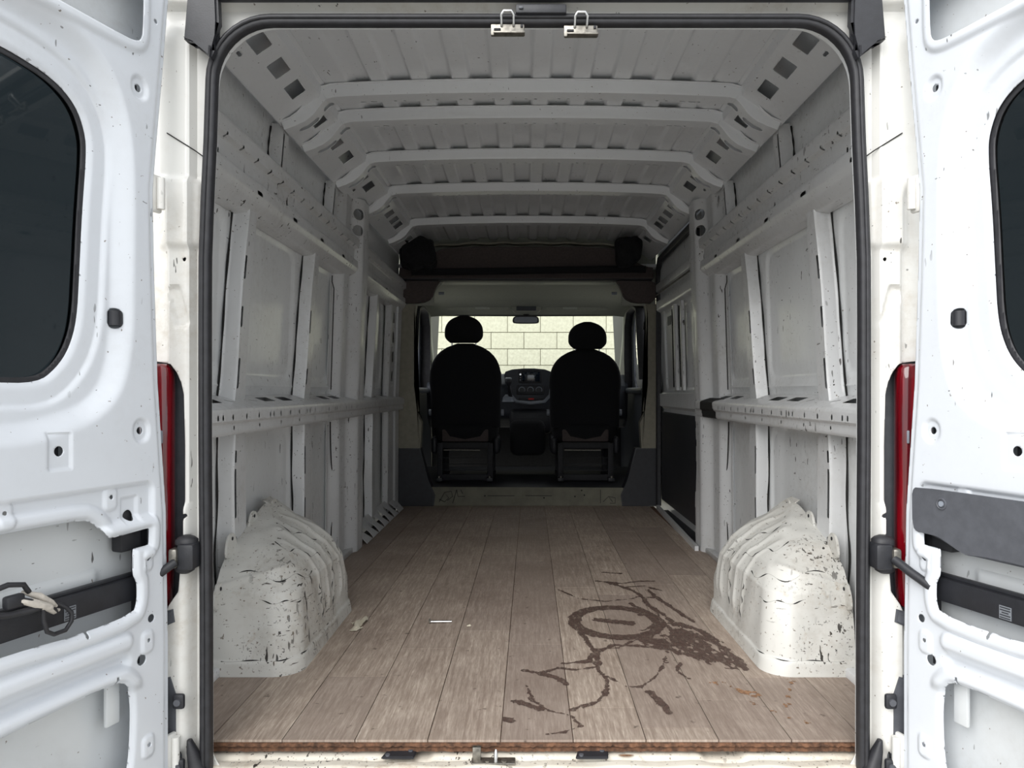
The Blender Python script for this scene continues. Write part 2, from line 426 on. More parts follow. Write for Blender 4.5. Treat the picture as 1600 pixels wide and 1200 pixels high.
# ---- side walls
def side_wall(sd):
    side = 'left' if sd < 0 else 'right'
    yend = 5.55 if sd < 0 else 4.06
    def bay(U, V):  # blank window shapes stamped outwards between the posts
        h = np.zeros_like(U)
        for (ya, yb, za, zb) in [(1.86, 2.36, .90, 1.43), (2.53, 3.08, .90, 1.43), (3.28, 3.66, .90, 1.43), (4.10, 4.42, .90, 1.43), (4.56, 5.0, .90, 1.43),
                                 (2.52, 3.08, .12, .70), (3.28, 3.66, .12, .70)]:
            h += 0.010*ss(-sbox(U, V, (ya+yb)/2, (za+zb)/2, (yb-ya)/2, (zb-za)/2, 0.07), -0.012, 0.008)
        h += 0.006*ss(np.abs(V-0.872), 0.010, 0.0)*-1
        return h
    def f(U, V): return (sd*(wx(V)+0.047+bay(U, V)), U, V)
    w = sheet('wall_'+side, 'wall', None, (1.79, yend), (-0.03, 1.88), 300, 160, f, flip=sd > 0); w['kind'] = 'structure'
    # --- upper rail: lipped channel with a row of small slots
    prof = [(-0.040, 1.668), (0.030, 1.662), (0.036, 1.652), (0.034, 1.610), (0.016, 1.600), (0.014, 1.548), (0.030, 1.538), (0.032, 1.500), (0.022, 1.478), (-0.006, 1.445), (-0.045, 1.437)]
    L = [0]
    for a, b in zip(prof[:-1], prof[1:]): L.append(L[-1]+math.dist(a, b))
    ph = [p[0] for p in prof]; pz = [p[1] for p in prof]
    def rail_holes(U, V):
        d = np.full(U.shape, 1.0)
        for k in range(30):
            y = 1.92+k*0.125
            if y > yend-0.05: break
            d = np.minimum(d, sbox(U, V, y, 0.128, 0.0055, 0.012, 0.0055))
            if k % 3 == 1: d = np.minimum(d, sbox(U, V, y+0.03, 0.245, 0.024, 0.007, 0.007))
            if k % 5 == 2: d = np.minimum(d, sbox(U, V, y-0.02, 0.190, 0.005, 0.010, 0.005))
        return d
    def fr(U, V):
        h = np.interp(V, L, ph); z = np.interp(V, L, pz); return (sd*(wx(z)-h), U, z)
    ye = yend-0.04 if sd < 0 else 3.98
    sheet('upper_rail', 'rail', w, (1.80, ye), (0, L[-1]), 1100, 70, fr, rail_holes, flip=sd > 0, sharp=30)
    # --- waist rail: ledge with rectangular cut-outs over a stepped face
    prof2 = [(-0.045, 0.838), (0.056, 0.802), (0.064, 0.796), (0.064, 0.760), (0.055, 0.752), (0.055, 0.725), (0.050, 0.718), (-0.045, 0.710)]
    L2 = [0]
    for a, b in zip(prof2[:-1], prof2[1:]): L2.append(L2[-1]+math.dist(a, b))
    p2h = [p[0] for p in prof2]; p2z = [p[1] for p in prof2]
    def waist_holes(U, V):
        d = np.full(U.shape, 1.0)
        for y in (1.93, 2.18, 2.66, 2.86, 3.42, 3.60) + ((4.30, 4.62, 4.95) if sd < 0 else ()):
            d = np.minimum(d, sbox(U, V, y, 0.046, 0.060, 0.020, 0.004))
        for y in (2.05, 2.32, 2.52, 3.06, 3.24): d = np.minimum(d, sbox(U, V, y, 0.052, 0.020, 0.003, 0.003, 0.5))
        for k in range(26):
            y = 1.88+k*0.108
            if y > yend: break
            d = np.minimum(d, sbox(U, V, y, 0.140, 0.0055, 0.0085, 0.005))
            if k % 2: d = np.minimum(d, sbox(U, V, y+0.03, 0.177, 0.005, 0.0065, 0.005))
            if k % 4 == 2: d = np.minimum(d, sbox(U, V, y+0.035, 0.140, 0.0055, 0.0085, 0.005))
        return d
    def fw(U, V):
        h = np.interp(V, L2, p2h); z = np.interp(V, L2, p2z)
        far = np.where(U > 4.02, 0.02, 0.0); return (sd*(wx(z)-h+far), U, z)
    sheet('waist_rail', 'rail', w, (1.80, ye), (0, L2[-1]), 1100, 50, fw, waist_holes, flip=sd > 0, sharp=30)
    # --- hat section posts, upper, lower and below the roof
    def post(yc, wd, z0, z1, hgt=0.048, lean=0.0, bead=True, slots=()):
        pv = [(-wd/2, 0), (-wd/2+0.014, 0.001), (-wd/2+0.026, hgt), (wd/2-0.020, hgt), (wd/2-0.014, 0.001), (wd/2, 0)]
        Lp = [0]
        for a, b in zip(pv[:-1], pv[1:]): Lp.append(Lp[-1]+math.dist(a, b))
        def fp(U, V):
            yy = np.interp(V, Lp, [p[0] for p in pv]); h = np.interp(V, Lp, [p[1] for p in pv])
            t = (U-z0)/(z1-z0)
            k = 1-0.18*ss(t, 0.75, 1.0)+0.12*ss(t, 0.12, 0.0)
            wob = 0.004*np.sin(U*11+yc*7)
            return (sd*(wx(U)+0.045-h), yc+yy*k+lean*(t-0.5)+wob, U)
        def dp(U, V):
            d = np.full(U.shape, 1.0)
            for (a, b) in slots: d = np.minimum(d, sbox(U, V, (a+b)/2, Lp[2]+0.011, (b-a)/2, 0.0075, 0.004))
            d = np.minimum(d, scirc(U, V, z1-0.08, Lp[-1]*0.5, 0.004))
            return d
        p = sheet('post', 'rail', w, (z0, z1), (0, Lp[-1]), 90, 36, fp, dp, flip=sd < 0, sharp=30)
        if bead:
            pts = []
            for i in range(26):
                t = i/25; z = z0+0.02+(z1-z0-0.04)*t
                kk = 0.010*math.sin(t*9+yc*3)*math.exp(-((t-0.45)/0.2)**2) if z1 < 0.8 else 0.002*math.sin(t*8)
                pts.append((sd*(wx(z)+0.041), yc-wd/2+lean*(t-0.5)-0.004+kk*1.6, z))
            tube('sealant_gap_bead', 'sealant', p, pts, [0.0032+0.0009*math.sin(i*0.8+yc*5) for i in range(26)], 6)  # dark line for the sealant and for the shade in the gap beside the post
        return p
    post(2.435, 0.125, 0.815, 1.455, lean=0.06, slots=((0.86, 0.96), (1.06, 1.13), (1.22, 1.30)))
    post(3.190, 0.125, 0.815, 1.455, lean=0.08, slots=((0.88, 0.95), (1.10, 1.20)))
    post(2.420, 0.150, 0.02, 0.735, slots=((0.30, 0.38), (0.44, 0.60), (0.62, 0.66)))
    post(3.170, 0.150, 0.02, 0.735, slots=((0.25, 0.40), (0.50, 0.62)))
    post(2.775, 0.110, 1.645, 1.855, 0.042, 0.02, slots=((1.68, 1.82),))
    post(3.520, 0.110, 1.645, 1.855, 0.042, 0.02, slots=((1.68, 1.82),))
    if sd < 0:
        post(4.560, 0.130, 0.815, 1.455, lean=0.06); post(4.560, 0.140, 0.02, 0.735)
    # --- dark boxes standing in for the shade of clip holes at the post heads
    for yc in (2.38, 3.13):
        c_ = box('clip_hole', 'dark', w, (sd*(wx(1.44)+0.012), yc-0.035+0.14, 1.435), (0.012, 0.020, 0.040), 0.004)
    # --- rear door pillar (C pillar) with long slots, then the perforated front pillar
    def fc(U, V):
        h = 0.030*ss(U, 3.66, 3.74)+0.050*ss(U, 3.83, 3.93)+0.004*np.sin(V*9)*ss(U, 3.95, 4.0)
        h = h - 0.05*ss(U, 4.035, 4.08)
        return (sd*(wx(V)+0.045-h-0.014*ss(U, 3.66, 3.74)), U, V)
    def dc(U, V):
        d = np.full(U.shape, 1.0)
        if sd > 0:
            for (a, b) in ((0.30, 0.47), (0.55, 0.59), (0.65, 0.69), (0.10, 0.22), (0.86, 0.90), (1.05, 1.12), (1.26, 1.33)): d = np.minimum(d, sbox(U, V, 4.035, (a+b)/2, 0.011, (b-a)/2, 0.008))
        else:
            for (a, b) in ((0.24, 0.44), (0.54, 0.58), (0.66, 0.70), (0.08, 0.19), (0.86, 0.93)): d = np.minimum(d, sbox(U, V, 4.030, (a+b)/2, 0.010, (b-a)/2, 0.008))
        for z in (1.700, 1.785): d = np.minimum(d, sbox(U, V, 3.885, z, 0.030, 0.028, 0.028))
        for z in (0.15, 0.35, 0.62): d = np.minimum(d, scirc(U, V, 3.80, z, 0.006))
        return d
    sheet('door_pillar', 'rail', w, (3.64, 4.085), (-0.02, 1.87), 110, 260, fc, dc, flip=sd > 0, solid=0.002)
    if sd > 0:
        def fso(U, V):
            h = np.interp(V, L2, p2h)+0.0012; z = np.interp(V, L2, p2z); return (sd*(wx(z)-h), U, z)
        sheet('soot_mark', 'sealant', w, (3.42, 3.86), (0.06, L2[-1]-0.02), 110, 40, fso, lambda U, V: 0.5*ss(U, 3.52, 3.72)-0.12-0.30*ss(U, 3.80, 3.86)+0.35*fbm(U, V*0.4, 40, 4)-0.6*ss(U, 3.60, 3.46), flip=True)
    tube('seam_line', 'sealant', w, [(sd*(wx(z)+0.030), 3.675+0.016*math.sin(z*6)+(0.03*math.exp(-((z-0.35)/0.12)**2)), z) for z in np.linspace(0.06, 0.70, 20)], 0.003, 6)
    tube('seam_line', 'sealant', w, [(sd*(wx(z)+0.030), 3.66+0.02*(1-z)-(0.04 if z > 1.38 else 0), z) for z in np.linspace(0.86, 1.42, 20)], 0.0025, 6)
    # --- flange along the floor
    box('floor_flange', 'rail', w, (sd*0.957, (1.8+(3.98 if sd > 0 else 4.08))/2, 0.012), (0.05, (3.98 if sd > 0 else 4.08)-1.8, 0.030), 0.006)
    return w
wl_o = side_wall(-1); wr_o = side_wall(1)

# front bay of the left wall: slotted pillar and the kick plate with teardrop openings
def fbp(U, V):
    h = 0.030*ss(U, 5.02, 5.06)+0.012*ss(U, 5.24, 5.27); return (-(wx(V)+0.030-h), U, V)
def dbp(U, V):
    d = np.full(U.shape, 1.0)
    for z in (1.365, 1.228, 1.092, 0.958):
        d = np.minimum(d, sbox(U, V, 5.16, z, 0.040, 0.036, 0.030))
        d = np.minimum(d, scirc(U, V, 5.14, z-0.068, 0.007)); d = np.minimum(d, scirc(U, V, 5.19, z-0.066, 0.006))
    return d
sheet('slotted_pillar', 'rail', wl_o, (5.00, 5.40), (0.0, 1.60), 110, 300, fbp, dbp, solid=0.002)
for yc in (4.30, 4.46, 4.62, 4.78, 4.94):
    pass
def fkp(U, V): return (-0.985+V*0.085, U, 0.095*(1-V)**1.0+0.004)
def dkp(U, V):
    V = V*0.85+0.05
    d = np.full(U.shape, 1.0)
    for k in range(6):
        y = 4.22+k*0.175
        d = np.minimum(d, sseg(U, V*0.125, (y-0.022, 0.046), (y+0.028, 0.086), 0.024+0.006*(V-0.5)))
    return d
sheet('kick_plate', 'rail', wl_o, (4.09, 5.32), (0, 1), 260, 40, fkp, dkp, solid=0.003)
box('kick_plate_back', 'dark', wl_o, (-0.962, 4.7, 0.004), (0.02, 1.2, 0.03))

# ---- sliding door on the right side, shut, seen from inside
sdr = empty('door_3', (0.98, 4.75, 0), kind='structure')
def fsd(U, V):
    h = -0.012*ss(-sbox(U, V, 4.52, 1.14, 0.30, 0.27, 0.06), -0.01, 0.012)-0.012*ss(-sbox(U, V, 5.08, 1.14, 0.17, 0.27, 0.06), -0.01, 0.012)
    h += 0.03*ss(np.abs(V-0.79), 0.055, 0.045)+0.03*ss(np.abs(V-1.47), 0.05, 0.03)
    return (wx(V)+0.030-h, U, V)
sheet('inner_panel', 'wall', sdr, (4.07, 5.36), (0.70, 1.85), 130, 120, fsd, flip=True)
box('lower_panel', 'blackplastic', sdr, (0.985, 4.72, 0.385), (0.03, 1.26, 0.64), 0.01)
for yc in (4.60, 4.80): tube('brace', 'rail', sdr, [(wx(z)+0.02, yc+0.05*(1.4-z), z) for z in np.linspace(0.86, 1.42, 8)], 0, 8, sq=(0.05, 0.025, (1, 0, 0)))
for yc in (4.70, 4.92): tube('sealant_gap_bead', 'sealant', sdr, [(wx(z)+0.022, yc+0.05*(1.4-z), z) for z in np.linspace(0.88, 1.40, 8)], 0.004, 6)
box('label_sticker', 'greyplastic', sdr, (wx(1.33)+0.022, 5.02, 1.335), (0.004, 0.11, 0.06))
box('upper_track', 'rail', sdr, (0.955, 4.72, 1.60), (0.05, 1.28, 0.06), 0.01)
tube('upper_track_lip', 'chrome', sdr, [(0.925, 4.1, 1.545), (0.925, 5.3, 1.545)], 0.006, 6)
tube('rubber_edge', 'rubber', sdr, [(0.955, 5.38, z) for z in np.linspace(0.02, 1.66, 12)]+[(0.945, 5.33, 1.74), (0.93, 5.2, 1.78), (0.925, 4.10, 1.79)], 0, 8, sq=(0.045, 0.035, (1, 0, 0)))
tube('rubber_edge', 'rubber', sdr, [(0.94, 4.095, z) for z in np.linspace(0.0, 1.76, 10)], 0.010, 8)
prism('step_edge', 'rail', sdr, [(0.885, 3.93), (0.905, 3.93), (0.955, 5.36), (0.935, 5.36)], lambda u, v, w: (u, v, w-0.02), 0.045)
box('step_riser', 'blackplastic', sdr, (0.99, 4.7, -0.06), (0.06, 1.3, 0.10))

# ---- roof: corrugated skin, side rails pierced by square openings, bows across
def zr(x): return 2.012-0.018*(np.abs(x)/0.76)**2.2
def froof(U, V):
    p = np.mod(U+0.0375, 0.15)/0.15
    tri = np.clip((np.abs(p-0.5)-0.20)/0.06, 0, 1)
    z = zr(U)+0.016*tri*np.clip((0.70-np.abs(U))/0.05, 0, 1); return (U, V, z)
roof = sheet('ceiling', 'roof', None, (-0.775, 0.775), (1.74, 5.62), 311, 40, froof, flip=True, sharp=60); roof['kind'] = 'structure'
for sd in (-1, 1):
    prf = [(0.765, zr(0.765)), (0.778, 1.985), (0.785, 1.952), (0.900, 1.872), (0.937, 1.846)]
    LL = [0]
    for a, b in zip(prf[:-1], prf[1:]): LL.append(LL[-1]+math.dist(a, b))
    mid = LL[2]+0.061
    def f(U, V): return (sd*np.interp(V, LL, [p[0] for p in prf]), U, np.interp(V, LL, [p[1] for p in prf]))
    def d(U, V):
        dd = np.full(U.shape, 1.0)
        for y in (2.08, 2.25, 2.43, 2.60, 2.89, 3.16, 3.35, 3.67, 3.83, 4.26, 4.42, 4.58, 4.72, 5.02, 5.16): dd = np.minimum(dd, sbox(U, V, y, mid, 0.050, 0.029, 0.004))
        for y in (2.24, 3.0, 3.75, 4.4): dd = np.minimum(dd, sbox(U, V, y, mid+0.07, 0.016, 0.006, 0.006))
        return dd
    sheet('roof_side_rail', 'roof', roof, (1.76, 5.60), (0, LL[-1]), 800, 44, f, d, flip=sd < 0, solid=0.002)
    def f2(U, V): return (sd*(0.80+V*0.16), U, 2.055-0.17*V)
    sheet('roof_outer_skin', 'roof', roof, (1.76, 5.60), (0, 1), 40, 4, f2)
def bow(yc, wdt, drop=0.0):
    path = []
    for x in np.linspace(-0.72, 0.72, 57): path.append((x, float(zr(x))-0.004))
    side = [(0.745, 1.990), (0.786, 1.978), (0.810, 1.955), (0.838, 1.918), (0.866, 1.886), (0.892, 1.866), (0.930, 1.852)]
    P = [(-x, z-drop) for x, z in side[::-1]]+path+[(x, z-drop) for x, z in side]
    S = [0]
    for a, b in zip(P[:-1], P[1:]): S.append(S[-1]+math.dist(a, b))
    PX = np.array([p[0] for p in P]); PZ = np.array([p[1] for p in P]); tot = S[-1]
    h = 0.042
    pv = [(-wdt/2-0.014, 0), (-wdt/2, 0), (-wdt/2+0.006, -h), (wdt/2-0.006, -h), (wdt/2, 0), (wdt/2+0.014, 0)]
    Lv = [0]
    for a, b in zip(pv[:-1], pv[1:]): Lv.append(Lv[-1]+math.dist(a, b))
    def f(U, V):
        x = np.interp(U, S, PX); z = np.interp(U, S, PZ); yy = np.interp(V, Lv, [p[0] for p in pv]); o = np.interp(V, Lv, [p[1] for p in pv])
        e = 0.004; x1 = np.interp(U+e, S, PX); z1 = np.interp(U+e, S, PZ); x0 = np.interp(U-e, S, PX); z0 = np.interp(U-e, S, PZ)
        tx, tz = x1-x0, z1-z0; ln = np.hypot(tx, tz)+1e-9; nx, nz = -tz/ln, tx/ln
        k = 1-0.35*ss(np.abs(x), 0.84, 0.90)
        return (x+nx*o*k, yc+yy, z+nz*o*k)
    def d(U, V):
        dd = np.full(U.shape, 1.0)
        for s_ in (0.078, 0.185):
            for c_ in (s_, tot-s_): dd = np.minimum(dd, sbox(U, V, c_, Lv[3]-0.018, 0.038, 0.012, 0.011))
        for k in range(-5, 6):
            for dx in (-0.018, 0.018): dd = np.minimum(dd, sbox(U, V, tot/2+k*0.125+dx, Lv[3]-0.010, 0.006, 0.004, 0.003))
        for k in (-0.64, -0.60, 0.58, 0.62): dd = np.minimum(dd, sbox(U, V, tot/2+k, Lv[3]-0.008, 0.012, 0.003, 0.003))
        return dd
    sheet('roof_bow', 'roof', roof, (0, tot), (0, Lv[-1]), 520, 40, f, d, flip=True, solid=0.0015, sharp=30)
for yc, wd in ((2.78, 0.085), (3.035, 0.085), (3.56, 0.085), (4.13, 0.09), (4.90, 0.085)): bow(yc, wd)
def f(U, V): return (U, V, 2.065+0*U)
sheet('roof_top_skin', 'body', roof, (-0.93, 0.93), (1.72, 6.4), 4, 4, f)

def frp(U, V): return (U, 1.745+0.20*V, 1.83+0.235*V)
sheet('roof_rear_panel', 'body', roof, (-0.97, 0.97), (0, 1), 4, 8, frp, lambda U, V: 0.97-0.05*V-np.abs(U))
# ---- rear frame around the opening (jambs, header) as one stamped ring
OPX, OPB, OPT, RY = 0.772, -0.10, 1.722, 1.745
ORR = 0.145
def otap(z): return 1-0.022*ss(np.asarray(z, float), 1.10, 1.62)+0.004*ss(np.asarray(z, float), 0.3, 0.8)
def inner_open(U, V): return sbox(U/otap(V), V, 0.0, (OPB+OPT)/2, OPX, (OPT-OPB)/2, ORR)
def rear_out(U, V):
    halfw = np.interp(V, [-0.5, 0.3, 1.1, 1.5, 1.83], [1.02, 1.02, 1.015, 0.985, 0.945])
    return halfw-np.abs(U)
def frear(U, V):
    au = np.abs(U); h = np.zeros_like(U)
    h += 0.022*ss(au, 0.800, 0.812)*ss(V, 1.74, 1.66)                # jamb step just outside the seal
    h -= 0.020*ss(au, 0.855, 0.872)*ss(V, 1.34, 1.30)                # channel towards the lamp
    h += 0.012*ss(-sbox(au, V, 0.835, 1.27, 0.050, 0.085, 0.02), -0.004, 0.014)
    h += 0.010*ss(-sbox(au, V, 0.835, 1.05, 0.016, 0.05, 0.01, -0.25), -0.004, 0.006)*-1
    h += 0.012*ss(-sbox(au, V, 0.84, 0.30, 0.028, 0.30, 0.03), -0.006, 0.012)
    edge = np.maximum(rear_out(U, V), 0); h -= 0.09*(1-np.clip(edge/0.06, 0, 1))**2.2
    h += 0.02*ss(V, 1.748, 1.77)
    return (U, RY-h, V)
def drear(U, V):
    d = inner_open(U, V)
    d = np.minimum(d, rear_out(U, V)); d = np.minimum(d, 1.835-V)
    au = np.abs(U)
    lamp = spoly(au, V, chaikin([(0.818, 0.40), (0.818, 0.83), (0.830, 0.885), (0.860, 0.925), (1.10, 0.925), (1.10, 0.30), (0.86, 0.30), (0.86, 0.34)], 1))
    d = np.minimum(d, lamp)
    for (x, z) in ((0.812, 0.51), (0.815, 0.56), (0.82, 1.16)): d = np.minimum(d, scirc(au, V, x, z, 0.005))
    return d
back = sheet('wall_rear', 'jamb', None, (-1.0, 1.0), (-0.15, 1.84), 400, 400, frear, drear, flip=False, solid=0.003); back['kind'] = 'structure'
for sd in (-1, 1):
    def f(U, V):
        hw = np.interp(V, [-0.5, 0.3, 1.1, 1.5, 1.86, 2.02], [1.03, 1.03, 1.03, 1.02, 1.005, 0.93])
        return (sd*(hw+0.0*U), U, V)
    sheet('body_side_skin', 'body', back, (1.79, 7.0) if sd < 0 else (1.79, 7.0), (-0.35, 2.02), 10, 40, f, lambda U, V: np.maximum(-sbox(U, V, 6.35, 1.30, 0.62, 0.32, 0.05)*-1, 0*U-1))
    tube('frame_seam', 'sealant', back, [(sd*0.782, RY-0.003, 1.405), (sd*0.80, RY-0.012, 1.418), (sd*0.815, RY-0.024, 1.427), (sd*0.86, RY-0.024, 1.455)], 0.0014, 6)
    tube('frame_seam', 'sealant', back, [(sd*(0.826+0.003*math.sin(i*1.7)), RY-0.028, 0.33-0.028*i) for i in range(14)], 0.0024, 6)
# inner return of the opening into the cargo space
ring = []
ang = []
def opening_path(off, n=10):
    hx, r = OPX+off, ORR+off; zt = OPT+off; pts = [(-hx, OPB+0.06)]
    pts += [(-hx, z) for z in np.linspace(0.05, zt-r, 12)]
    for k in range(1, n+1):
        a = math.pi-k*(math.pi/2)/n; pts.append((-hx+r+r*math.cos(a), zt-r+r*math.sin(a)))
    pts += [(x, zt) for x in np.linspace(-hx+r, hx-r, 14)[1:]]
    for k in range(1, n+1):
        a = math.pi/2-k*(math.pi/2)/n; pts.append((hx-r+r*math.cos(a), zt-r+r*math.sin(a)))
    pts += [(hx, z) for z in np.linspace(zt-r, 0.05, 12)[1:]]; pts.append((hx, OPB+0.06)); return [(x*float(otap(z)), z) for x, z in pts]
op = opening_path(0.004)
V = []; Q = []
for (x, z) in op:
    k = 1.0
    V += [(x, RY, z), (x*1.0, RY+0.035, z), (math.copysign(min(abs(x)+0.035, 0.82), x) if abs(x) > 0.6 else x, RY+0.05, z+(0.05 if z > 1.6 else 0))]
for i in range(len(op)-1):
    for j in range(2): Q.append((i*3+j, i*3+j+1, (i+1)*3+j+1, (i+1)*3+j))
link('opening_return', raw_mesh('opening_return', V, Q, []), 'wall', back)
for sd in (-1, 1):   # closing panels between frame and side wall
    def f(U, V): return (sd*U, RY+0.05+0*U, V)
    sheet('corner_closing', 'wall', back, (0.80, 0.99), (-0.03, 1.86), 4, 4, f)

# sill with worn paint and a rounded outer lip
def fsill(U, V):
    y = np.interp(V, [0, 0.065, 0.08, 0.095, 0.13, 0.16, 0.19, 0.26], [1.86, 1.787, 1.775, 1.764, 1.738, 1.714, 1.705, 1.705])
    z = np.interp(V, [0, 0.065, 0.08, 0.095, 0.13, 0.16, 0.19, 0.26], [-0.032, -0.034, -0.041, -0.036, -0.034, -0.044, -0.075, -0.14])
    z = z+0.002*np.sin(U*37)*ss(y, 1.79, 1.76)-0.010*ss(-sbox(U, y, -0.30, 1.80, 0.05, 0.035, 0.01), -0.01, 0.01)-0.010*ss(-sbox(U, y, 0.46, 1.80, 0.05, 0.035, 0.01), -0.01, 0.01)
    return (U, y, z)
sill = sheet('trim_1', 'sill', None, (-0.80, 0.80), (0, 0.26), 220, 60, fsill, flip=True, sharp=60); sill['kind'] = 'structure'

# ---- front bulkhead area: cab shell
cab = empty('wall_front', (0, 5.5, 0), kind='structure')
def ftrim(U, V): return (U, 5.50+0.02*np.cos(V*3), V)
for sd in (-1, 1):
    x_in = 0.80 if sd < 0 else 0.845
    poly = [(0.975, 0.43), (x_in, 0.43), (x_in-0.01, 0.62), (x_in+0.03, 0.70), (x_in+0.045, 0.90), (x_in+0.045, 1.40), (x_in+0.03, 1.50), (0.975, 1.50)]
    prism('pillar_trim', 'beige', cab, [(sd*u, v) for u, v in poly], lambda u, v, w: (u, 5.46+w, v), 0.10, 0.008)
    prism('lower_trim', 'blackplastic', cab, [(sd*0.975, 0.0), (sd*0.70, 0.0), (sd*0.69, 0.08), (sd*0.74, 0.20), (sd*0.80, 0.43), (sd*0.975, 0.43)], lambda u, v, w: (u, 5.46+w, v), 0.12, 0.006)
    # front door of the cab: dark inner skin with a window
    def f(U, V): return (sd*(0.985-0.05*np.clip(V-0.9, 0, 1)), U, V)
    def d(U, V): return spoly(U, V, chaikin([(5.88, 0.86), (6.66, 0.86), (6.64, 1.20), (6.54, 1.44), (6.40, 1.52), (5.95, 1.53), (5.88, 1.5)], 2))
    sheet('cab_door_skin', 'dash', cab, (5.56, 7.95), (0.0, 1.80), 160, 120, f, d, solid=0.02)
    box('cab_door_armrest', 'dash', cab, (sd*0.93, 6.3, 0.86), (0.07, 0.9, 0.05), 0.02)
    tube('window_rubber', 'rubber', cab, [(sd*0.945, 5.90, 0.95), (sd*0.93, 5.93, 1.3), (sd*0.925, 5.97, 1.52), (sd*0.925, 6.2, 1.57), (sd*0.925, 6.5, 1.55), (sd*0.93, 6.66, 1.44), (sd*0.94, 6.76, 1.15), (sd*0.955, 6.80, 0.88)], 0, 8, sq=(0.03, 0.11, (1, 0, 0)))
    # A pillars, main bar and slim forked bar with a quarter light between
    tube('windshield_pillar', 'headliner', cab, [(sd*0.925, 6.72, 1.64), (sd*0.935, 6.92, 1.56), (sd*0.970, 7.25, 1.36), (sd*0.985, 7.62, 1.05)], 0, 8, sq=(0.06, 0.10, (0, 1, 0)))
    tube('windshield_pillar', 'headliner', cab, [(sd*0.955, 6.88, 1.46), (sd*0.965, 7.00, 1.25), (sd*0.96, 7.05, 1.0)], 0, 8, sq=(0.04, 0.06, (0, 1, 0)))
box('cab_floor', 'blackplastic', cab, (0, 6.3, 0.105), (1.94, 1.58, 0.05), 0.01)
box('firewall', 'dark', cab, (0, 7.60, 0.45), (1.96, 0.06, 0.95), 0.01)
def fh(U, V):   # V along the headliner from the shelf to the windscreen
    y = 5.50+V*1.42; z = np.interp(V, [0, 0.10, 0.25, 0.7, 0.88, 1.0], [1.69, 1.70, 1.70, 1.665, 1.615, 1.572])
    return (U, y, z-0.16*np.clip((np.abs(U)-0.62)/0.33, 0, 1)**1.6*(1-0.85*V))
sheet('headliner', 'headliner', cab, (-0.96, 0.96), (0, 1), 60, 40, fh, flip=True, sharp=70)
def fa(U, V):   # arched rear edge of the headliner
    return (U, 5.50+0*U, 1.70-V)
sheet('headliner_edge', 'headliner', cab, (-0.95, 0.95), (0, 0.21), 200, 30, fa,
      lambda U, V: sbox(U, 1.70-V, 0, 1.20, 0.70, 0.478, 0.13)*1.0, solid=0.02)
box('cab_roof', 'body', cab, (0, 6.3, 1.80), (1.96, 1.5, 0.03), 0.01)
box('light_leak_panel', 'headliner', cab, (0, 5.64, 1.88), (1.96, 0.03, 0.40), 0.005)  # added panel, stops outside light leaking in above the shelf
for sd in (-1, 1):
    tube('dome_lamp', 'silver', cab, [(sd*0.66-0.02, 5.62, 1.60), (sd*0.66+0.02, 5.62, 1.60)], 0.012, 8)
ws_o = empty('window_1', (0, 7.2, 1.3), kind='structure')
def fws(U, V): return (U*(1+0.04*V), 6.92+0.70*V+0.10*(1-np.abs(U)**2)*1.0, 1.575-0.57*V)
sheet('pane', 'clear', ws_o, (-0.93, 0.93), (0, 1), 20, 8, fws)
tube('pane_frame', 'blackplastic', ws_o, [(x, 7.02-0.10*x*x, 1.578) for x in np.linspace(-0.93, 0.93, 14)], 0, 8, sq=(0.02, 0.03, (0, 1, 0)))

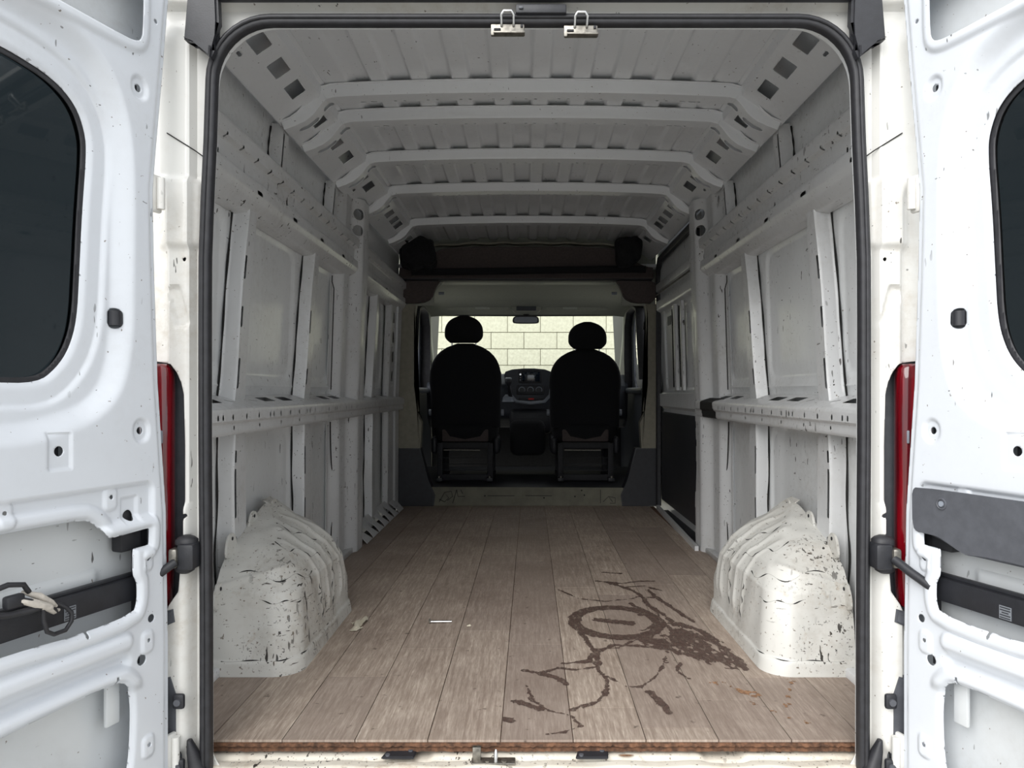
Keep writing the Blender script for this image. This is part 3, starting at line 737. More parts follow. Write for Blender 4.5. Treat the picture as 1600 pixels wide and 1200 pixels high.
# ---- rear doors, each swung open about 108 degrees
AO = D2R(18)
def door(sd, name):
    hx = -0.835 if sd < 0 else 0.840; hy = 1.68
    DW, DB, DT = 0.79, -0.06, 1.785
    root = empty(name, (hx, hy, DB), kind='structure')
    sa, ca = math.sin(AO), math.cos(AO)
    def P(s, z, n=0.0): return (hx+sd*sa*s-sd*ca*n, hy-ca*s-sa*n, z)
    win = chaikin([(0.66, 1.475), (0.391, 1.484), (0.337, 1.481), (0.258, 1.466), (0.208, 1.432), (0.186, 1.382), (0.183, 1.337), (0.193, 1.217), (0.199, 1.099), (0.205, 0.995), (0.223, 0.936), (0.251, 0.896), (0.292, 0.865), (0.391, 0.866), (0.62, 0.866), (0.68, 0.90), (0.70, 0.97), (0.70, 1.40), (0.69, 1.45)], 2)
    up = chaikin([(0.60, 1.60), (0.30, 1.600), (0.29, 1.600), (0.125, 1.600), (0.100, 1.604), (0.088, 1.612), (0.082, 1.630), (0.080, 1.70), (0.080, 1.735), (0.10, 1.745), (0.62, 1.745), (0.64, 1.73), (0.64, 1.62)], 1)
    op1 = chaikin([(0.700, 0.595), (0.391, 0.595), (0.31, 0.595), (0.220, 0.594), (0.193, 0.582), (0.172, 0.556), (0.164, 0.546), (0.114, 0.549), (0.063, 0.551), (0.061, 0.549), (0.062, 0.515), (0.064, 0.513), (0.103, 0.513), (0.105, 0.510), (0.106, 0.461), (0.096, 0.440), (0.094, 0.432), (0.094, 0.398), (0.103, 0.374), (0.224, 0.368), (0.391, 0.378), (0.700, 0.38), (0.71, 0.39), (0.71, 0.585)], 1)
    op2 = chaikin([(0.69, 0.235), (0.391, 0.235), (0.309, 0.240), (0.147, 0.243), (0.119, 0.228), (0.104, 0.200), (0.102, 0.132), (0.108, 0.05), (0.12, 0.02), (0.15, 0.01), (0.66, 0.01), (0.70, 0.03), (0.70, 0.22)], 2)
    dish = chaikin([(0.72, 1.58), (0.331, 1.575), (0.25, 1.566), (0.165, 1.52), (0.112, 1.40), (0.112, 1.139), (0.116, 0.921), (0.165, 0.813), (0.30, 0.769), (0.391, 0.763), (0.60, 0.763), (0.73, 0.80), (0.78, 0.9), (0.78, 1.5)], 3)
    bosses = [(0.085, 1.51), (0.080, 0.765)]; small = [(0.380, 0.631), (0.153, 0.630), (0.067, 0.484), (0.065, 0.304), (0.063, 0.074), (0.60, 0.631)]
    edge_s = lambda V: np.interp(V, [-0.1, 0.28, 0.577, 0.87, 1.125, 1.296, 1.40, 1.59, 1.80], [0.0, 0.0, 0.006, 0.030, 0.040, 0.044, 0.034, 0.014, -0.006])
    def dfun(U, V):
        d = spoly(U, V, win)
        for p in (up, op1, op2): d = np.minimum(d, spoly(U, V, p))
        d = np.minimum(d, sseg(U, V, (0.131, 0.997), (0.131, 1.014), 0.0135))
        for (s, z), r in zip(bosses, (0.0085, 0.008)): d = np.minimum(d, scirc(U, V, s, z, r))
        for s, z in small: d = np.minimum(d, scirc(U, V, s, z, 0.0048))
        for s, z, r in ((0.275, 0.735, 0.010), (0.104, 0.583, 0.0125), (0.080, 0.266, 0.012), (0.054, 0.349, 0.009), (0.041, 1.675, 0.005), (0.24, 1.60, 0.0)):
            if r: d = np.minimum(d, scirc(U, V, s, z, r))
        d = np.minimum(d, sbox(U, V, 0.222, 0.368, 0.003, 0.012, 0.002)); d = np.minimum(d, sbox(U, V, 0.150, 0.243, 0.003, 0.012, 0.002))
        return np.minimum(d, U-edge_s(V)+0.0)
    def hfun(U, V):
        h = np.zeros_like(U)
        sdish = spoly(U, V, dish); sw = spoly(U, V, win)
        h -= 0.026*ss(-sdish, -0.018, 0.030)
        h -= 0.007*ss(-sw, -0.052, -0.040)
        h -= 0.006*ss(-sw, -0.012, 0.004)
        for p in (up,):
            su = spoly(U, V, p); h += 0.007*ss(-su, -0.026, -0.012)
        for p in (op1, op2):
            so = spoly(U, V, p); h += 0.010*ss(-so, -0.034, -0.020)*ss(V, 0.20, 0.23)*1.0-0.008*ss(-so, -0.010, 0.0)
        # recessed field above the first opening
        h -= 0.010*ss(-sbox(U, V, 0.37, 0.50, 0.325, 0.152, 0.02), -0.002, 0.006)*ss(V, 0.56, 0.575)
        # two long beads between the openings
        for (z, w) in ((0.318, 0.018), (0.276, 0.015)):
            h += 0.013*ss(-sseg(U, V, (0.125, z), (0.70, z), w), -0.006, 0.012)*(1 if z > 0.3 else -1)
        for s, z in bosses:
            h -= 0.006*ss(-sseg(U, V, (s, z-0.004), (s, z+0.004), 0.022), -0.002, 0.005)
        for s, z in small: h += 0.0045*ss(-sbox(U, V, s, z-0.004, 0.016, 0.024, 0.012), -0.002, 0.004)
        h += 0.004*ss(-sbox(U, V, 0.275, 0.735, 0.026, 0.036, 0.003), -0.001, 0.003)*-1
        h += 0.005*ss(-sbox(U, V, 0.104, 0.595, 0.022, 0.030, 0.003), -0.001, 0.004)*-1
        e = U-edge_s(V); h -= 0.006*ss(e, 0.018, 0.010)                # hem at the hinge edge
        return h
    def f(U, V):
        h = hfun(U, V); return (hx+sd*sa*U-sd*ca*h, hy-ca*U-sa*h, V)
    sheet('inner_panel', 'door', root, (-0.01, DW), (DB, DT), 230, 520, f, dfun, flip=sd > 0, solid=0.0025, sharp=50)
    # outer skin behind, dished lengthwise
    def fo(U, V):
        h = -0.062+0.008*ss(np.abs(V-0.455), 0.018, 0.010)*ss(U, 0.13, 0.15); return (hx+sd*sa*U-sd*ca*h, hy-ca*U-sa*h, V)
    def do(U, V): return np.minimum(spoly(U, V, win)+0.0, U-edge_s(V)-0.001)
    sheet('outer_skin', 'skin', root, (-0.005, DW), (DB, DT), 120, 260, fo, do, flip=sd > 0)
    # rims that close the box
    V = []; Q = []; zz = np.linspace(DB, DT, 50)
    for z in zz:
        e = float(edge_s(z)); V += [P(e, z, -0.004), P(e, z, -0.062)]
    for i in range(49): Q.append((2*i, 2*i+1, 2*i+3, 2*i+2))
    link('hinge_edge', raw_mesh('hinge_edge', V, Q, []), 'door', root)
    for nm, pts in (('top_edge', ((0, DT), (DW, DT))), ('bottom_edge', ((0, DB), (DW, DB))), ('lock_edge', ((DW, DB), (DW, DT)))):
        a, b = pts; link(nm, raw_mesh(nm, [P(*a, 0), P(*b, 0), P(*b, -0.062), P(*a, -0.062)], [(0, 1, 2, 3)], []), 'door', root, smooth=False)
    # window: tinted pane with a black ceramic border
    def fg(U, V): return (hx+sd*sa*U+sd*ca*0.044, hy-ca*U+sa*0.044, V)
    g = sheet('window_pane', 'tint', root, (0.17, 0.72), (0.85, 1.50), 60, 70, fg, lambda U, V: -spoly(U, V, win)+0.006)
    def fgb(U, V): return (hx+sd*sa*U+sd*ca*0.041, hy-ca*U+sa*0.041, V)
    sheet('pane_border', 'rubber', g, (0.165, 0.73), (0.85, 1.50), 90, 100, fgb, lambda U, V: np.minimum(-spoly(U, V, win)+0.007, spoly(U, V, win)+0.011), solid=0.003)
    # reinforcing bar inside
    R = Matrix(((sd*sa, -sd*ca, 0), (-ca, -sa, 0), (0, 0, 1)))
    c0 = P(0.42, 0.420, -0.026)
    bar = box('side_impact_bar', 'blackplastic', root, c0, (0.72, 0.022, 0.052), 0.005, rot=R)
    box('bar_ridge', 'blackplastic', bar, P(0.42, 0.449, -0.032), (0.72, 0.016, 0.008), 0.003, rot=R)
    # barcode sticker
    st = box('barcode_sticker', 'print', bar, P(0.240, 0.412, -0.0142), (0.026, 0.001, 0.026), rot=R)
    for k in range(5): box('barcode_line', 'blackplastic', st, P(0.240, 0.402+k*0.005, -0.0134), (0.022 if k != 2 else 0.014, 0.0008, 0.0018), rot=R)
    box('latch_box', 'dark', root, P(0.085, 0.533, -0.035), (0.055, 0.03, 0.060), 0.006, rot=R)
    box('inner_bracket', 'skin', root, P(0.128, 0.19, -0.03), (0.035, 0.010, 0.10), 0.004, rot=R)
    tube('plug', 'blackplastic', root, [P(0.131, z, -0.018) for z in (0.990, 1.006, 1.021)], 0.013, 10)
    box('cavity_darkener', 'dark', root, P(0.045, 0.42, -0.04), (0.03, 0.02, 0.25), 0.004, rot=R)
    for s, z, r in ((0.085, 1.51, .012), (0.080, 0.765, .012), (0.275, 0.735, .013), (0.104, 0.583, .016), (0.080, 0.266, .015), (0.054, 0.349, .012)):
        box('hole_darkener', 'rubber', root, P(s, z, -0.020), (2*r, 0.004, 2*r), 0.001, rot=R)  # black plates behind the panel holes, standing in for their shade
    # hinge: two knuckles and a leaf near the top, another below
    for z in (1.295, 0.02):
        hg = box('hinge', 'jamb', root, P(edge_z(edge_s, z)-0.012, z, -0.01), (0.035, 0.012, 0.085), 0.005, rot=R)
        tube('hinge_knuckle', 'jamb', hg, [P(edge_z(edge_s, z)-0.018, z-0.035, 0.002), P(edge_z(edge_s, z)-0.018, z+0.035, 0.002)], 0.009, 10)
    return root, P, R
def edge_z(fn, z): return float(fn(z))
dl, PL, RL = door(-1, 'door_1')
dr, PR, RR = door(1, 'door_2')

# ================================================================== THINGS
# ---- rubber weatherstrip round the rear opening
wsp = [(x, RY-0.018, z) for x, z in opening_path(-0.002)]
wsp = [(wsp[0][0]-0.0, RY-0.018, -0.055)]+wsp[1:-1]+[(wsp[-1][0], RY-0.018, -0.055)]
ws = empty('weatherstrip', (0, RY, -0.05), 'black rubber weatherstrip framing the open rear of the van', 'door seal')
tube('seal', 'rubber', ws, wsp, 0, 12, sq=(0.025, 0.030, (0, 1, 0)))
tube('seal_lip', 'rubber', ws, [(x*1.002, RY-0.034, z+0.002) for x, _, z in wsp], 0.0045, 8)

# ---- wheel arches
def wheel_arch(sd, label):
    root = empty('wheel_arch', (sd*0.83, 2.7, 0), label, 'wheel arch', 'wheel arches either side of the load floor')
    ya, yb = 2.19, 2.93
    def f(U, V):
        # U runs round the plan outline (0..1), V from floor (0) to crown (1)
        t = V; z = np.interp(t, [0, .07, .09, .55, .68, .80, .92, 1.0], [0.0, 0.040, 0.047, 0.235, 0.300, 0.355, 0.405, 0.440])
        inn = np.interp(t, [0, .07, .09, .55, .68, .80, .92, 1.0], [0.695, 0.700, 0.706, 0.722, 0.757, 0.820, 0.900, 0.955])
        y0 = np.interp(t, [0, .07, .09, .55, .68, .80, .92, 1.0], [ya, ya+.004, ya+.010, ya+.045, ya+.09, ya+.17, ya+.32, ya+.50])
        y1 = np.interp(t, [0, .3, .55, .68, .80, .92, 1.0], [yb, yb-.01, yb-.04, yb-.06, yb-.09, yb-.12, yb-.15])
        W_ = 0.968-inn; L_ = y1-y0
        # rounded-U outline by arc length: back face, corner, inner face, corner, front face
        r = np.minimum(0.085, 0.45*np.minimum(W_*2, L_)); fl = 0.22
        s = U*(2*W_+L_)
        x = np.where(s < W_, 0.968-s, np.where(s < W_+L_, inn, inn+(s-W_-L_)))
        y = np.where(s < W_, y0, np.where(s < W_+L_, y0+(s-W_), y1))
        # round the two corners
        for (cs, cy_, sg) in ((W_, y0, 1), (W_+L_, y1, -1)):
            q = s-cs; k = np.abs(q) < r
            a = (q/r+1)*math.pi/4
            if sg > 0: xx = inn+r-r*np.sin(a); yy = cy_+r-r*np.cos(a)
            else: xx = inn+r-r*np.cos(a); yy = cy_-r+r*np.sin(a)
            x = np.where(k, xx, x); y = np.where(k, yy, y)
        # front slopes away to the wall
        y = y-0.30*np.clip((0.9-x)*0, 0, 1)
        # pressed ribs across the crown and down the inner face
        ribs = np.zeros_like(U)
        for yc, a_ in ((2.45, 0.005), (2.53, 0.006), (2.61, 0.004), (2.69, 0.008), (2.76, 0.005), (2.83, 0.005)):
            yy = yc+0.10*(0.8-x)+0.05*np.sin(z*9)
            ribs += a_*np.exp(-((y-yy)/0.013)**2)*ss(x, 0.96, 0.86)*ss(t, 0.16, 0.28)*ss(y, y0+0.02, y0+0.09)
        dent = 0.006*np.sin(x*31+y*7)*np.sin(z*23+y*5)+0.004*np.sin(y*40+z*13)*np.sin(x*50)
        back_step = 0.006*ss(np.abs(z-0.27-0.25*(0.9-x)), 0.012, 0.0)*ss(y0+0.06-y, 0.0, 0.03)
        off = ribs+dent*0.6*ss(t, 0.02, 0.1)+back_step
        # push outwards from the arch centre
        cx = 0.93; cyy = 2.58; dx = x-cx; dy = (y-cyy)*0.8; dz = z-0.05; ln = np.sqrt(dx*dx+dy*dy+dz*dz)+1e-6
        return (sd*(x+off*dx/ln), y+off*dy/ln, z+off*dz/ln)
    sheet('arch_shell', 'arch', root, (0, 1), (0, 1), 260, 110, f, flip=sd < 0, sharp=60)
    # crown cap closing against the wall
    cap = []
    for (s, t) in [(u, 1.0) for u in np.linspace(0, 1, 60)]:
        x, y, z = f(np.array([s]), np.array([t])); cap.append((float(x[0]), float(y[0]), float(z[0])))
    V = cap+[(sd*0.985, p[1], p[2]+0.012) for p in cap]; Q = [(i, i+1, 60+i+1, 60+i) for i in range(59)]
    link('crown_flange', raw_mesh('crown_flange', V, Q, []), 'arch', root)
    # bolted tabs standing up along the wall
    for (y, z) in ((2.33, 0.385), (2.73, 0.435), (2.52, 0.425), (2.24, 0.25)):
        poly = chaikin([(y-0.050, z-0.06), (y-0.034, z-0.01), (y-0.020, z+0.016), (y+0.016, z+0.018), (y+0.034, z-0.005), (y+0.050, z-0.06)], 2)
        tb = prism('mounting_tab', 'arch', root, poly, lambda u, v, w: (sd*(0.957-w), u, v), 0.008, 0.002)
        prism('tab_hole', 'dark', tb, [(y+0.006*math.cos(a), z+0.006*math.sin(a)) for a in np.linspace(0, 5.7, 10)], lambda u, v, w: (sd*(0.9485-w), u, v), 0.0012)
    # open cracks where the pressed sheet has split and flaked
    def on(u, v, o=0.0): return tuple(float(q[0]) for q in f(np.array([u]), np.array([v])))
    for k, (u0, u1, v0, v1, a_) in enumerate(((0.06, 0.40, 0.66, 0.58, 0.020), (0.22, 0.52, 0.80, 0.62, 0.015), (0.03, 0.30, 0.085, 0.085, 0.004), (0.44, 0.45, 0.15, 0.50, 0.006), (0.12, 0.30, 0.50, 0.46, 0.012), (0.56, 0.60, 0.20, 0.62, 0.008), (0.30, 0.60, 0.90, 0.72, 0.012))):
        nn = 30; tk = 0
        seg = []
        for i in range(nn):
            t = i/(nn-1); seg.append(on(u0+(u1-u0)*t+(a_*math.sin(t*17+k) if abs(u1-u0) < 0.1 else 0), v0+(v1-v0)*t+(a_*math.sin(t*13+k*2) if abs(u1-u0) >= 0.1 else 0)))
        tube('paint_crack', 'sealant', root, seg, [max(0.0003, 0.0022*max(0, math.sin(i*0.7+k*1.3))**0.6) for i in range(nn)], 5)
    return root
wheel_arch(-1, 'scuffed white wheel arch cover beside the torn paper scrap on the planks')
wheel_arch(1, 'scuffed white wheel arch cover beside the brown mud stain on the planks')

# ---- seats
def car_seat(cx, ztop, hz0, hz1, hcx, label):
    yb = 5.85; root = empty('car_seat', (cx, yb+0.2, 0.13), label, 'seat', 'front seats seen from behind')
    z0 = 0.56; rings = []
    for t in np.linspace(0, 1, 22):
        z = z0+(ztop-z0)*t
        w = 0.290*(1-0.04*(1-t))
        if t > 0.50: w = 0.290*max(0.05, 1-((t-0.50)/0.50)**2.9)**0.5
        dpt = 0.075*(1 if t < 0.9 else max(0.1, (1-((t-0.9)/0.1)**2)**0.5))
        rings.append(sering(cx, yb+0.10*(1-t)+0.03, z, w, dpt, 3.2, 36))
    br = loft('backrest', 'seat', root, rings)
    hr = []
    for t in np.linspace(0, 1, 22):
        z = hz0+(hz1-hz0)*t; w = 0.153*max(0.04, 1-(max(0, t-0.38)/0.62)**2.3)**0.5
        if t < 0.30: w = 0.153*(1-0.30*((0.30-t)/0.30)**2.2)
        hr.append(sering(hcx, yb+0.01, z, w, 0.055*min(1, 0.3+3*min(t, 1-t)), 2.6, 28))
    loft('headrest', 'seat', root, hr)
    for dx in (-0.095, 0.095): tube('headrest_post', 'chrome', root, [(hcx+dx, yb+0.015, ztop-0.05), (hcx+dx, yb+0.012, hz0+0.05)], 0.006, 8)
    sq = [sering(cx, yb+0.30, z, w, d_, 4, 28) for z, w, d_ in ((0.44, 0.22, 0.24), (0.47, 0.255, 0.27), (0.54, 0.262, 0.28), (0.59, 0.25, 0.265), (0.605, 0.20, 0.22))]
    loft('seat_cushion', 'seat', root, sq)
    box('back_panel', 'shelf', root, (cx, yb+0.045, 0.50), (0.37, 0.03, 0.10), 0.012)
    # pedestal: open box frame
    ped = empty('pedestal', (0, 0, 0)); ped.parent = root; ped.location = (0, 0, 0)
    for dx in (-0.20, 0.20):
        for yy in (yb+0.04, yb+0.48): box('upright', 'dark', ped, (cx+dx, yy, 0.285), (0.045, 0.045, 0.31), 0.006)
        box('side_plate', 'dark', ped, (cx+dx, yb+0.26, 0.36), (0.02, 0.44, 0.14), 0.006)
        box('slide_rail', 'blackplastic', ped, (cx+dx, yb+0.26, 0.155), (0.05, 0.60, 0.03), 0.006)
        tube('bolt', 'steel', ped, [(cx+dx, yb-0.05, 0.17), (cx+dx, yb-0.05, 0.185)], 0.012, 8)
    box('cross_bar', 'dark', ped, (cx, yb+0.04, 0.42), (0.40, 0.03, 0.05), 0.006)
    box('cross_bar', 'dark', ped, (cx, yb+0.04, 0.165), (0.40, 0.03, 0.05), 0.006)
    tube('lift_bar', 'steel', ped, [(cx-0.17, yb+0.02, 0.385), (cx+0.12, yb+0.02, 0.383)], 0.006, 8)
    for k in range(3): box('mesh_wire', 'dark', ped, (cx, yb+0.05, 0.22+k*0.05), (0.38, 0.006, 0.006))
    for s_ in (-1, 1):
        sh = s_*0.25; box('side_cover', 'blackplastic', root, (cx+sh, yb+0.25, 0.42), (0.05, 0.42, 0.14), 0.03, 3)
        tube('recliner_knob', 'silver', root, [(cx+s_*0.285, yb+0.16, 0.68), (cx+s_*0.305, yb+0.16, 0.68)], 0.026, 12)
    return root
car_seat(-0.500, 1.235, 1.238, 1.455, -0.508, 'black fabric front seat with the higher headrest, beside the gear lever')
car_seat(0.462, 1.192, 1.190, 1.405, 0.476, 'black fabric front seat with the lower headrest, on the sliding door side')

# ---- dashboard
da = empty('dashboard', (0, 7.0, 0.9), 'dark grey dashboard with centre console beyond the front seats', 'dashboard')
def fd(U, V):
    y = np.interp(V, [0, .2, .45, .7, 1], [6.95, 6.78, 6.74, 6.90, 7.50]); z = np.interp(V, [0, .2, .45, .7, 1], [0.52, 0.62, 0.90, 1.00, 1.00])
    z = z+0.02*np.exp(-(U/0.26)**2)*ss(V, 0.4, 0.7); return (U, y, z)
sheet('dash_body', 'dash', da, (-0.92, 0.92), (0, 1), 60, 30, fd, flip=True, sharp=60, solid=0.01)
stack = prism('centre_stack', 'dash', da, chaikin([(-0.215, 0.98), (-0.19, 1.045), (0.02, 1.062), (0.205, 1.045), (0.225, 0.98), (0.19, 0.76), (0.14, 0.73), (-0.10, 0.73), (-0.15, 0.76)], 1), lambda u, v, w: (u, 6.58+w, v), 0.22, 0.008)
bz = box('radio_bezel', 'blackplastic', da, (0.026, 6.575, 0.985), (0.21, 0.02, 0.115), 0.008)
box('radio_screen', 'screen', bz, (0.034, 6.562, 0.985), (0.155, 0.006, 0.088), 0.003)
tube('radio_button', 'chrome', bz, [(-0.062, 6.565, 1.004), (-0.062, 6.558, 1.004)], 0.008, 10)
for dz in (-0.01, -0.03): tube('radio_button', 'silver', bz, [(-0.062, 6.565, 0.985+dz), (-0.062, 6.558, 0.985+dz)], 0.005, 8)
pn = box('climate_panel', 'blackplastic', da, (0.027, 6.575, 0.865), (0.25, 0.02, 0.085), 0.02)
for x in (-0.049, 0.027, 0.103):
    tube('dial_ring', 'silver', pn, [(x+0.026*math.cos(a), 6.562, 0.865+0.026*math.sin(a)) for a in np.linspace(-0.5, 3.64, 16)], 0.0045, 8)
    tube('dial', 'blackplastic', pn, [(x, 6.57, 0.865), (x, 6.545, 0.865)], 0.020, 16)
tube('silver_trim', 'silver', da, [(-0.165, 6.572, 0.90), (-0.150, 6.570, 0.82), (-0.10, 6.568, 0.765), (0.03, 6.566, 0.750), (0.155, 6.568, 0.765), (0.205, 6.570, 0.82), (0.215, 6.572, 0.90)], 0, 8, sq=(0.030, 0.022, (0, 1, 0)))
bs = box('button_strip', 'blackplastic', da, (0.03, 6.56, 0.785), (0.22, 0.014, 0.022), 0.006)
box('hazard_button', 'hazard', bs, (0.033, 6.552, 0.785), (0.05, 0.006, 0.014), 0.003)
for x in (-0.285, 0.30):
    v_ = box('air_vent', 'blackplastic', da, (x, 6.66, 0.98), (0.10, 0.05, 0.10), 0.01)
    for k in range(3): box('vent_slat', 'silver', v_, (x-0.028+k*0.028, 6.632, 0.98), (0.005, 0.006, 0.08), 0.001)
box('lower_console', 'blackplastic', da, (0.03, 6.74, 0.58), (0.38, 0.22, 0.22), 0.04, 3)
box('middle_bin', 'seat', da, (0.0, 6.35, 0.46), (0.30, 0.34, 0.30), 0.06, 3)
gl = empty('gear_lever', (-0.15, 6.55, 0.8), 'black gear lever with silver-capped knob on the dashboard', 'gear lever')
tube('lever', 'blackplastic', gl, [(-0.150, 6.54, 0.80), (-0.160, 6.48, 0.87), (-0.165, 6.46, 0.925)], [0.020, 0.014, 0.012], 10)
loft('knob', 'blackplastic', gl, [sering(-0.166, 6.455, z, r, r, 2.3, 16) for z, r in ((0.905, 0.016), (0.93, 0.028), (0.955, 0.030), (0.965, 0.022))])
loft('knob_cap', 'silver', gl, [sering(-0.166, 6.455, z, r, r, 2.3, 16) for z, r in ((0.960, 0.031), (0.970, 0.030), (0.975, 0.018))])
loft('gaiter', 'silver', gl, [sering(-0.172, 6.55, z, r, r, 3, 16) for z, r in ((0.76, 0.055), (0.80, 0.045), (0.825, 0.022))])
sw = empty('steering_wheel', (-0.50, 6.45, 0.98), 'black steering wheel hidden mostly behind the driver seat', 'steering wheel')
tube('rim', 'blackplastic', sw, [(-0.50+0.18*math.cos(a), 6.42-0.07*math.sin(a), 0.93+0.165*math.sin(a)) for a in np.linspace(0, 2*math.pi, 33)[:-1]], 0.014, 8, closed=True)
loft('hub', 'blackplastic', sw, [sering(-0.50, y_, z_, r_, r_*0.6, 3, 16) for y_, z_, r_ in ((6.44, 0.87, 0.06), (6.42, 0.93, 0.075), (6.40, 0.99, 0.05))])
for s_ in (-1, 1): tube('spoke', 'blackplastic', sw, [(-0.50, 6.42, 0.93), (-0.50+s_*0.17, 6.42, 0.925)], 0.014, 8)
tube('column', 'blackplastic', sw, [(-0.50, 6.44, 0.92), (-0.50, 6.80, 0.84)], 0.04, 10)

# ---- mirror, visors, overhead console
rm = empty('rear_view_mirror', (-0.013, 6.9, 1.52), 'small black rear-view mirror hanging at the windscreen top', 'mirror')
pl = chaikin([(-0.140, 1.500), (-0.132, 1.545), (-0.10, 1.556), (0.075, 1.556), (0.105, 1.545), (0.113, 1.500), (0.09, 1.485), (-0.115, 1.485)], 2)
hs = prism('mirror_housing', 'blackplastic', rm, pl, lambda u, v, w: (u, 6.86+w, v), 0.035, 0.006)
prism('mirror_glass', 'silver', rm, [(-0.013+(u+0.013)*0.88, 1.52+(v-1.52)*0.76) for u, v in pl], lambda u, v, w: (u, 6.856+w, v), 0.004)
tube('mirror_stem', 'blackplastic', rm, [(-0.01, 6.88, 1.545), (-0.01, 6.90, 1.60)], 0.03, 8)
oc = empty('overhead_console', (-0.01, 6.8, 1.62), 'grey overhead console with dark lens above the mirror', 'console')
prism('console_body', 'headliner', oc, [(-0.155, 1.675), (0.135, 1.675), (0.125, 1.60), (0.09, 1.572), (-0.11, 1.572), (-0.145, 1.60)], lambda u, v, w: (u, 6.70+w, v), 0.16, 0.008)
box('console_lens', 'dash', oc, (-0.01, 6.695, 1.618), (0.18, 0.012, 0.062), 0.006)
for sd, nm in ((-1, 'folded-up grey sun visor on the driver side of the overhead console'), (1, 'folded-up grey sun visor on the passenger side of the overhead console')):
    sv = empty('sun_visor', (sd*0.45, 6.75, 1.62), nm, 'sun visor', 'sun visors')
    prism('visor_flap', 'headliner', sv, chaikin([(sd*0.17, 1.592), (sd*0.17, 1.655), (sd*0.70, 1.648), (sd*0.76, 1.615), (sd*0.70, 1.590)], 1), lambda u, v, w: (u, 6.72+w, v), 0.022, 0.006)
    box('visor_label', 'visorlabel', sv, (sd*0.40-0.01, 6.717, 1.622), (0.13, 0.004, 0.040))

# ---- overhead storage shelf above the cab opening, with foam lumps at both ends
sh = empty('overhead_shelf', (0, 5.45, 1.7), 'dark brown padded storage shelf spanning above the front seats', 'shelf')
def fs(U, V):
    y = 5.40+0.05*V+0.02*np.sin(V*3); z = 1.675+0.245*V; return (U, y, z)
def ds(U, V):
    z = 1.675+0.245*V; top = 1.895+0.035*(1-(U/0.75)**2)-0.12*ss(np.abs(U), 0.60, 0.90)
    return np.minimum(top-z, 0.945-np.abs(U)-0.25*np.maximum(z-1.75, 0))
sheet('shelf_front', 'shelf', sh, (-0.95, 0.92), (0, 1), 160, 60, fs, ds, flip=True, solid=0.02)
box('shelf_base', 'blackplastic', sh, (-0.02, 5.52, 1.690), (1.88, 0.26, 0.045), 0.015)
tube('shelf_lip', 'seat', sh, [(x, 5.395, 1.735+0.01*math.sin(x*2)) for x in np.linspace(-0.85, 0.86, 16)], 0, 8, sq=(0.05, 0.07, (0, 1, 0)))
for sd in (-1, 1):
    prism('shelf_end_bracket', 'shelf', sh, chaikin([(sd*0.955, 1.505), (sd*0.955, 1.69), (sd*0.64, 1.69), (sd*0.685, 1.62), (sd*0.71, 1.54), (sd*0.78, 1.505)], 1), lambda u, v, w: (u, 5.43+w, v), 0.06, 0.012)
tube('roof_front_trim', 'beige', sh, [(x, 5.52+0.002*math.sin(x*40), 1.962-0.03*(abs(x)/0.8)**3+0.004*math.sin(x*26)) for x in np.linspace(-0.80, 0.80, 60)], 0, 8, sq=(0.018, 0.05, (0, 1, 0)))
def lump(name, label, cx, cy_, cz, rx, ry, rz, seed):
    bm = bmesh.new(); bmesh.ops.create_icosphere(bm, subdivisions=4, radius=1.0); rr = np.random.default_rng(seed)
    ks = rr.normal(size=(9, 3))*3.0; ph = rr.uniform(0, 6, 9)
    for v in bm.verts:
        p = np.array(v.co); k = 1+sum(0.055*math.sin(float(ks[i]@p)+ph[i]) for i in range(9))
        q = np.sign(p)*np.abs(p)**0.75; v.co = Vector((cx+rx*q[0]*k, cy_+ry*q[1]*k, cz+rz*q[2]*k))
    o = link(name, bm_out(bm, name), 'foam', None, 25); return tag(o, label, 'padding', 'black padding at the shelf ends')
lump('foam_pad', 'lumpy black padding stuffed at the wider, bulging end of the overhead shelf', -0.785, 5.27, 1.83, 0.135, 0.08, 0.12, 3)
lump('foam_pad', 'lumpy black padding at the shelf end above the sliding door', 0.715, 5.27, 1.855, 0.09, 0.08, 0.105, 8)

# ---- riser under the seats with marker scribbles
rs = empty('step_riser', (0, 5.5, 0), 'grey painted step riser with marker scribbles at the front end of the floor', 'step')
prism('riser_plate', 'tan', rs, [(-0.74, 0.0), (0.715, 0.0), (0.715, 0.045), (0.755, 0.050), (0.745, 0.120), (0.70, 0.135), (-0.74, 0.140), (-0.765, 0.065), (-0.72, 0.058)][0:9], lambda u, v, w: (u, 5.478+w, v), 0.02, 0.002)
sc = [[(-0.66, .03), (-0.62, .10), (-0.59, .06), (-0.62, .03), (-0.66, .05)], [(-0.62, .10), (-0.57, .11), (-0.56, .07), (-0.60, .04)], [(-0.56, .02), (-0.53, .12)], [(-0.53, .12), (-0.52, .07), (-0.47, .07)], [(-0.50, .12), (-0.485, .09)],
      [(0.56, .03), (0.60, .07), (0.63, .03)], [(0.60, .07), (0.65, .06), (0.65, .02), (0.61, .02)], [(0.54, .12), (0.54, .02)], [(-0.30, .075), (-0.10, .075)], [(-0.02, .077), (0.18, .075)]]
for s_ in sc: tube('scribble', 'ink', rs, [(u, 5.4765, v) for u, v in s_], 0.0022, 5)
for u, v in ((-0.32, .075), (0.12, .06), (0.42, .08), (0.35, .07), (0.40, .115)): tube('riser_hole', 'ink', rs, [(u, 5.479, v), (u, 5.4755, v)], 0.006, 8)

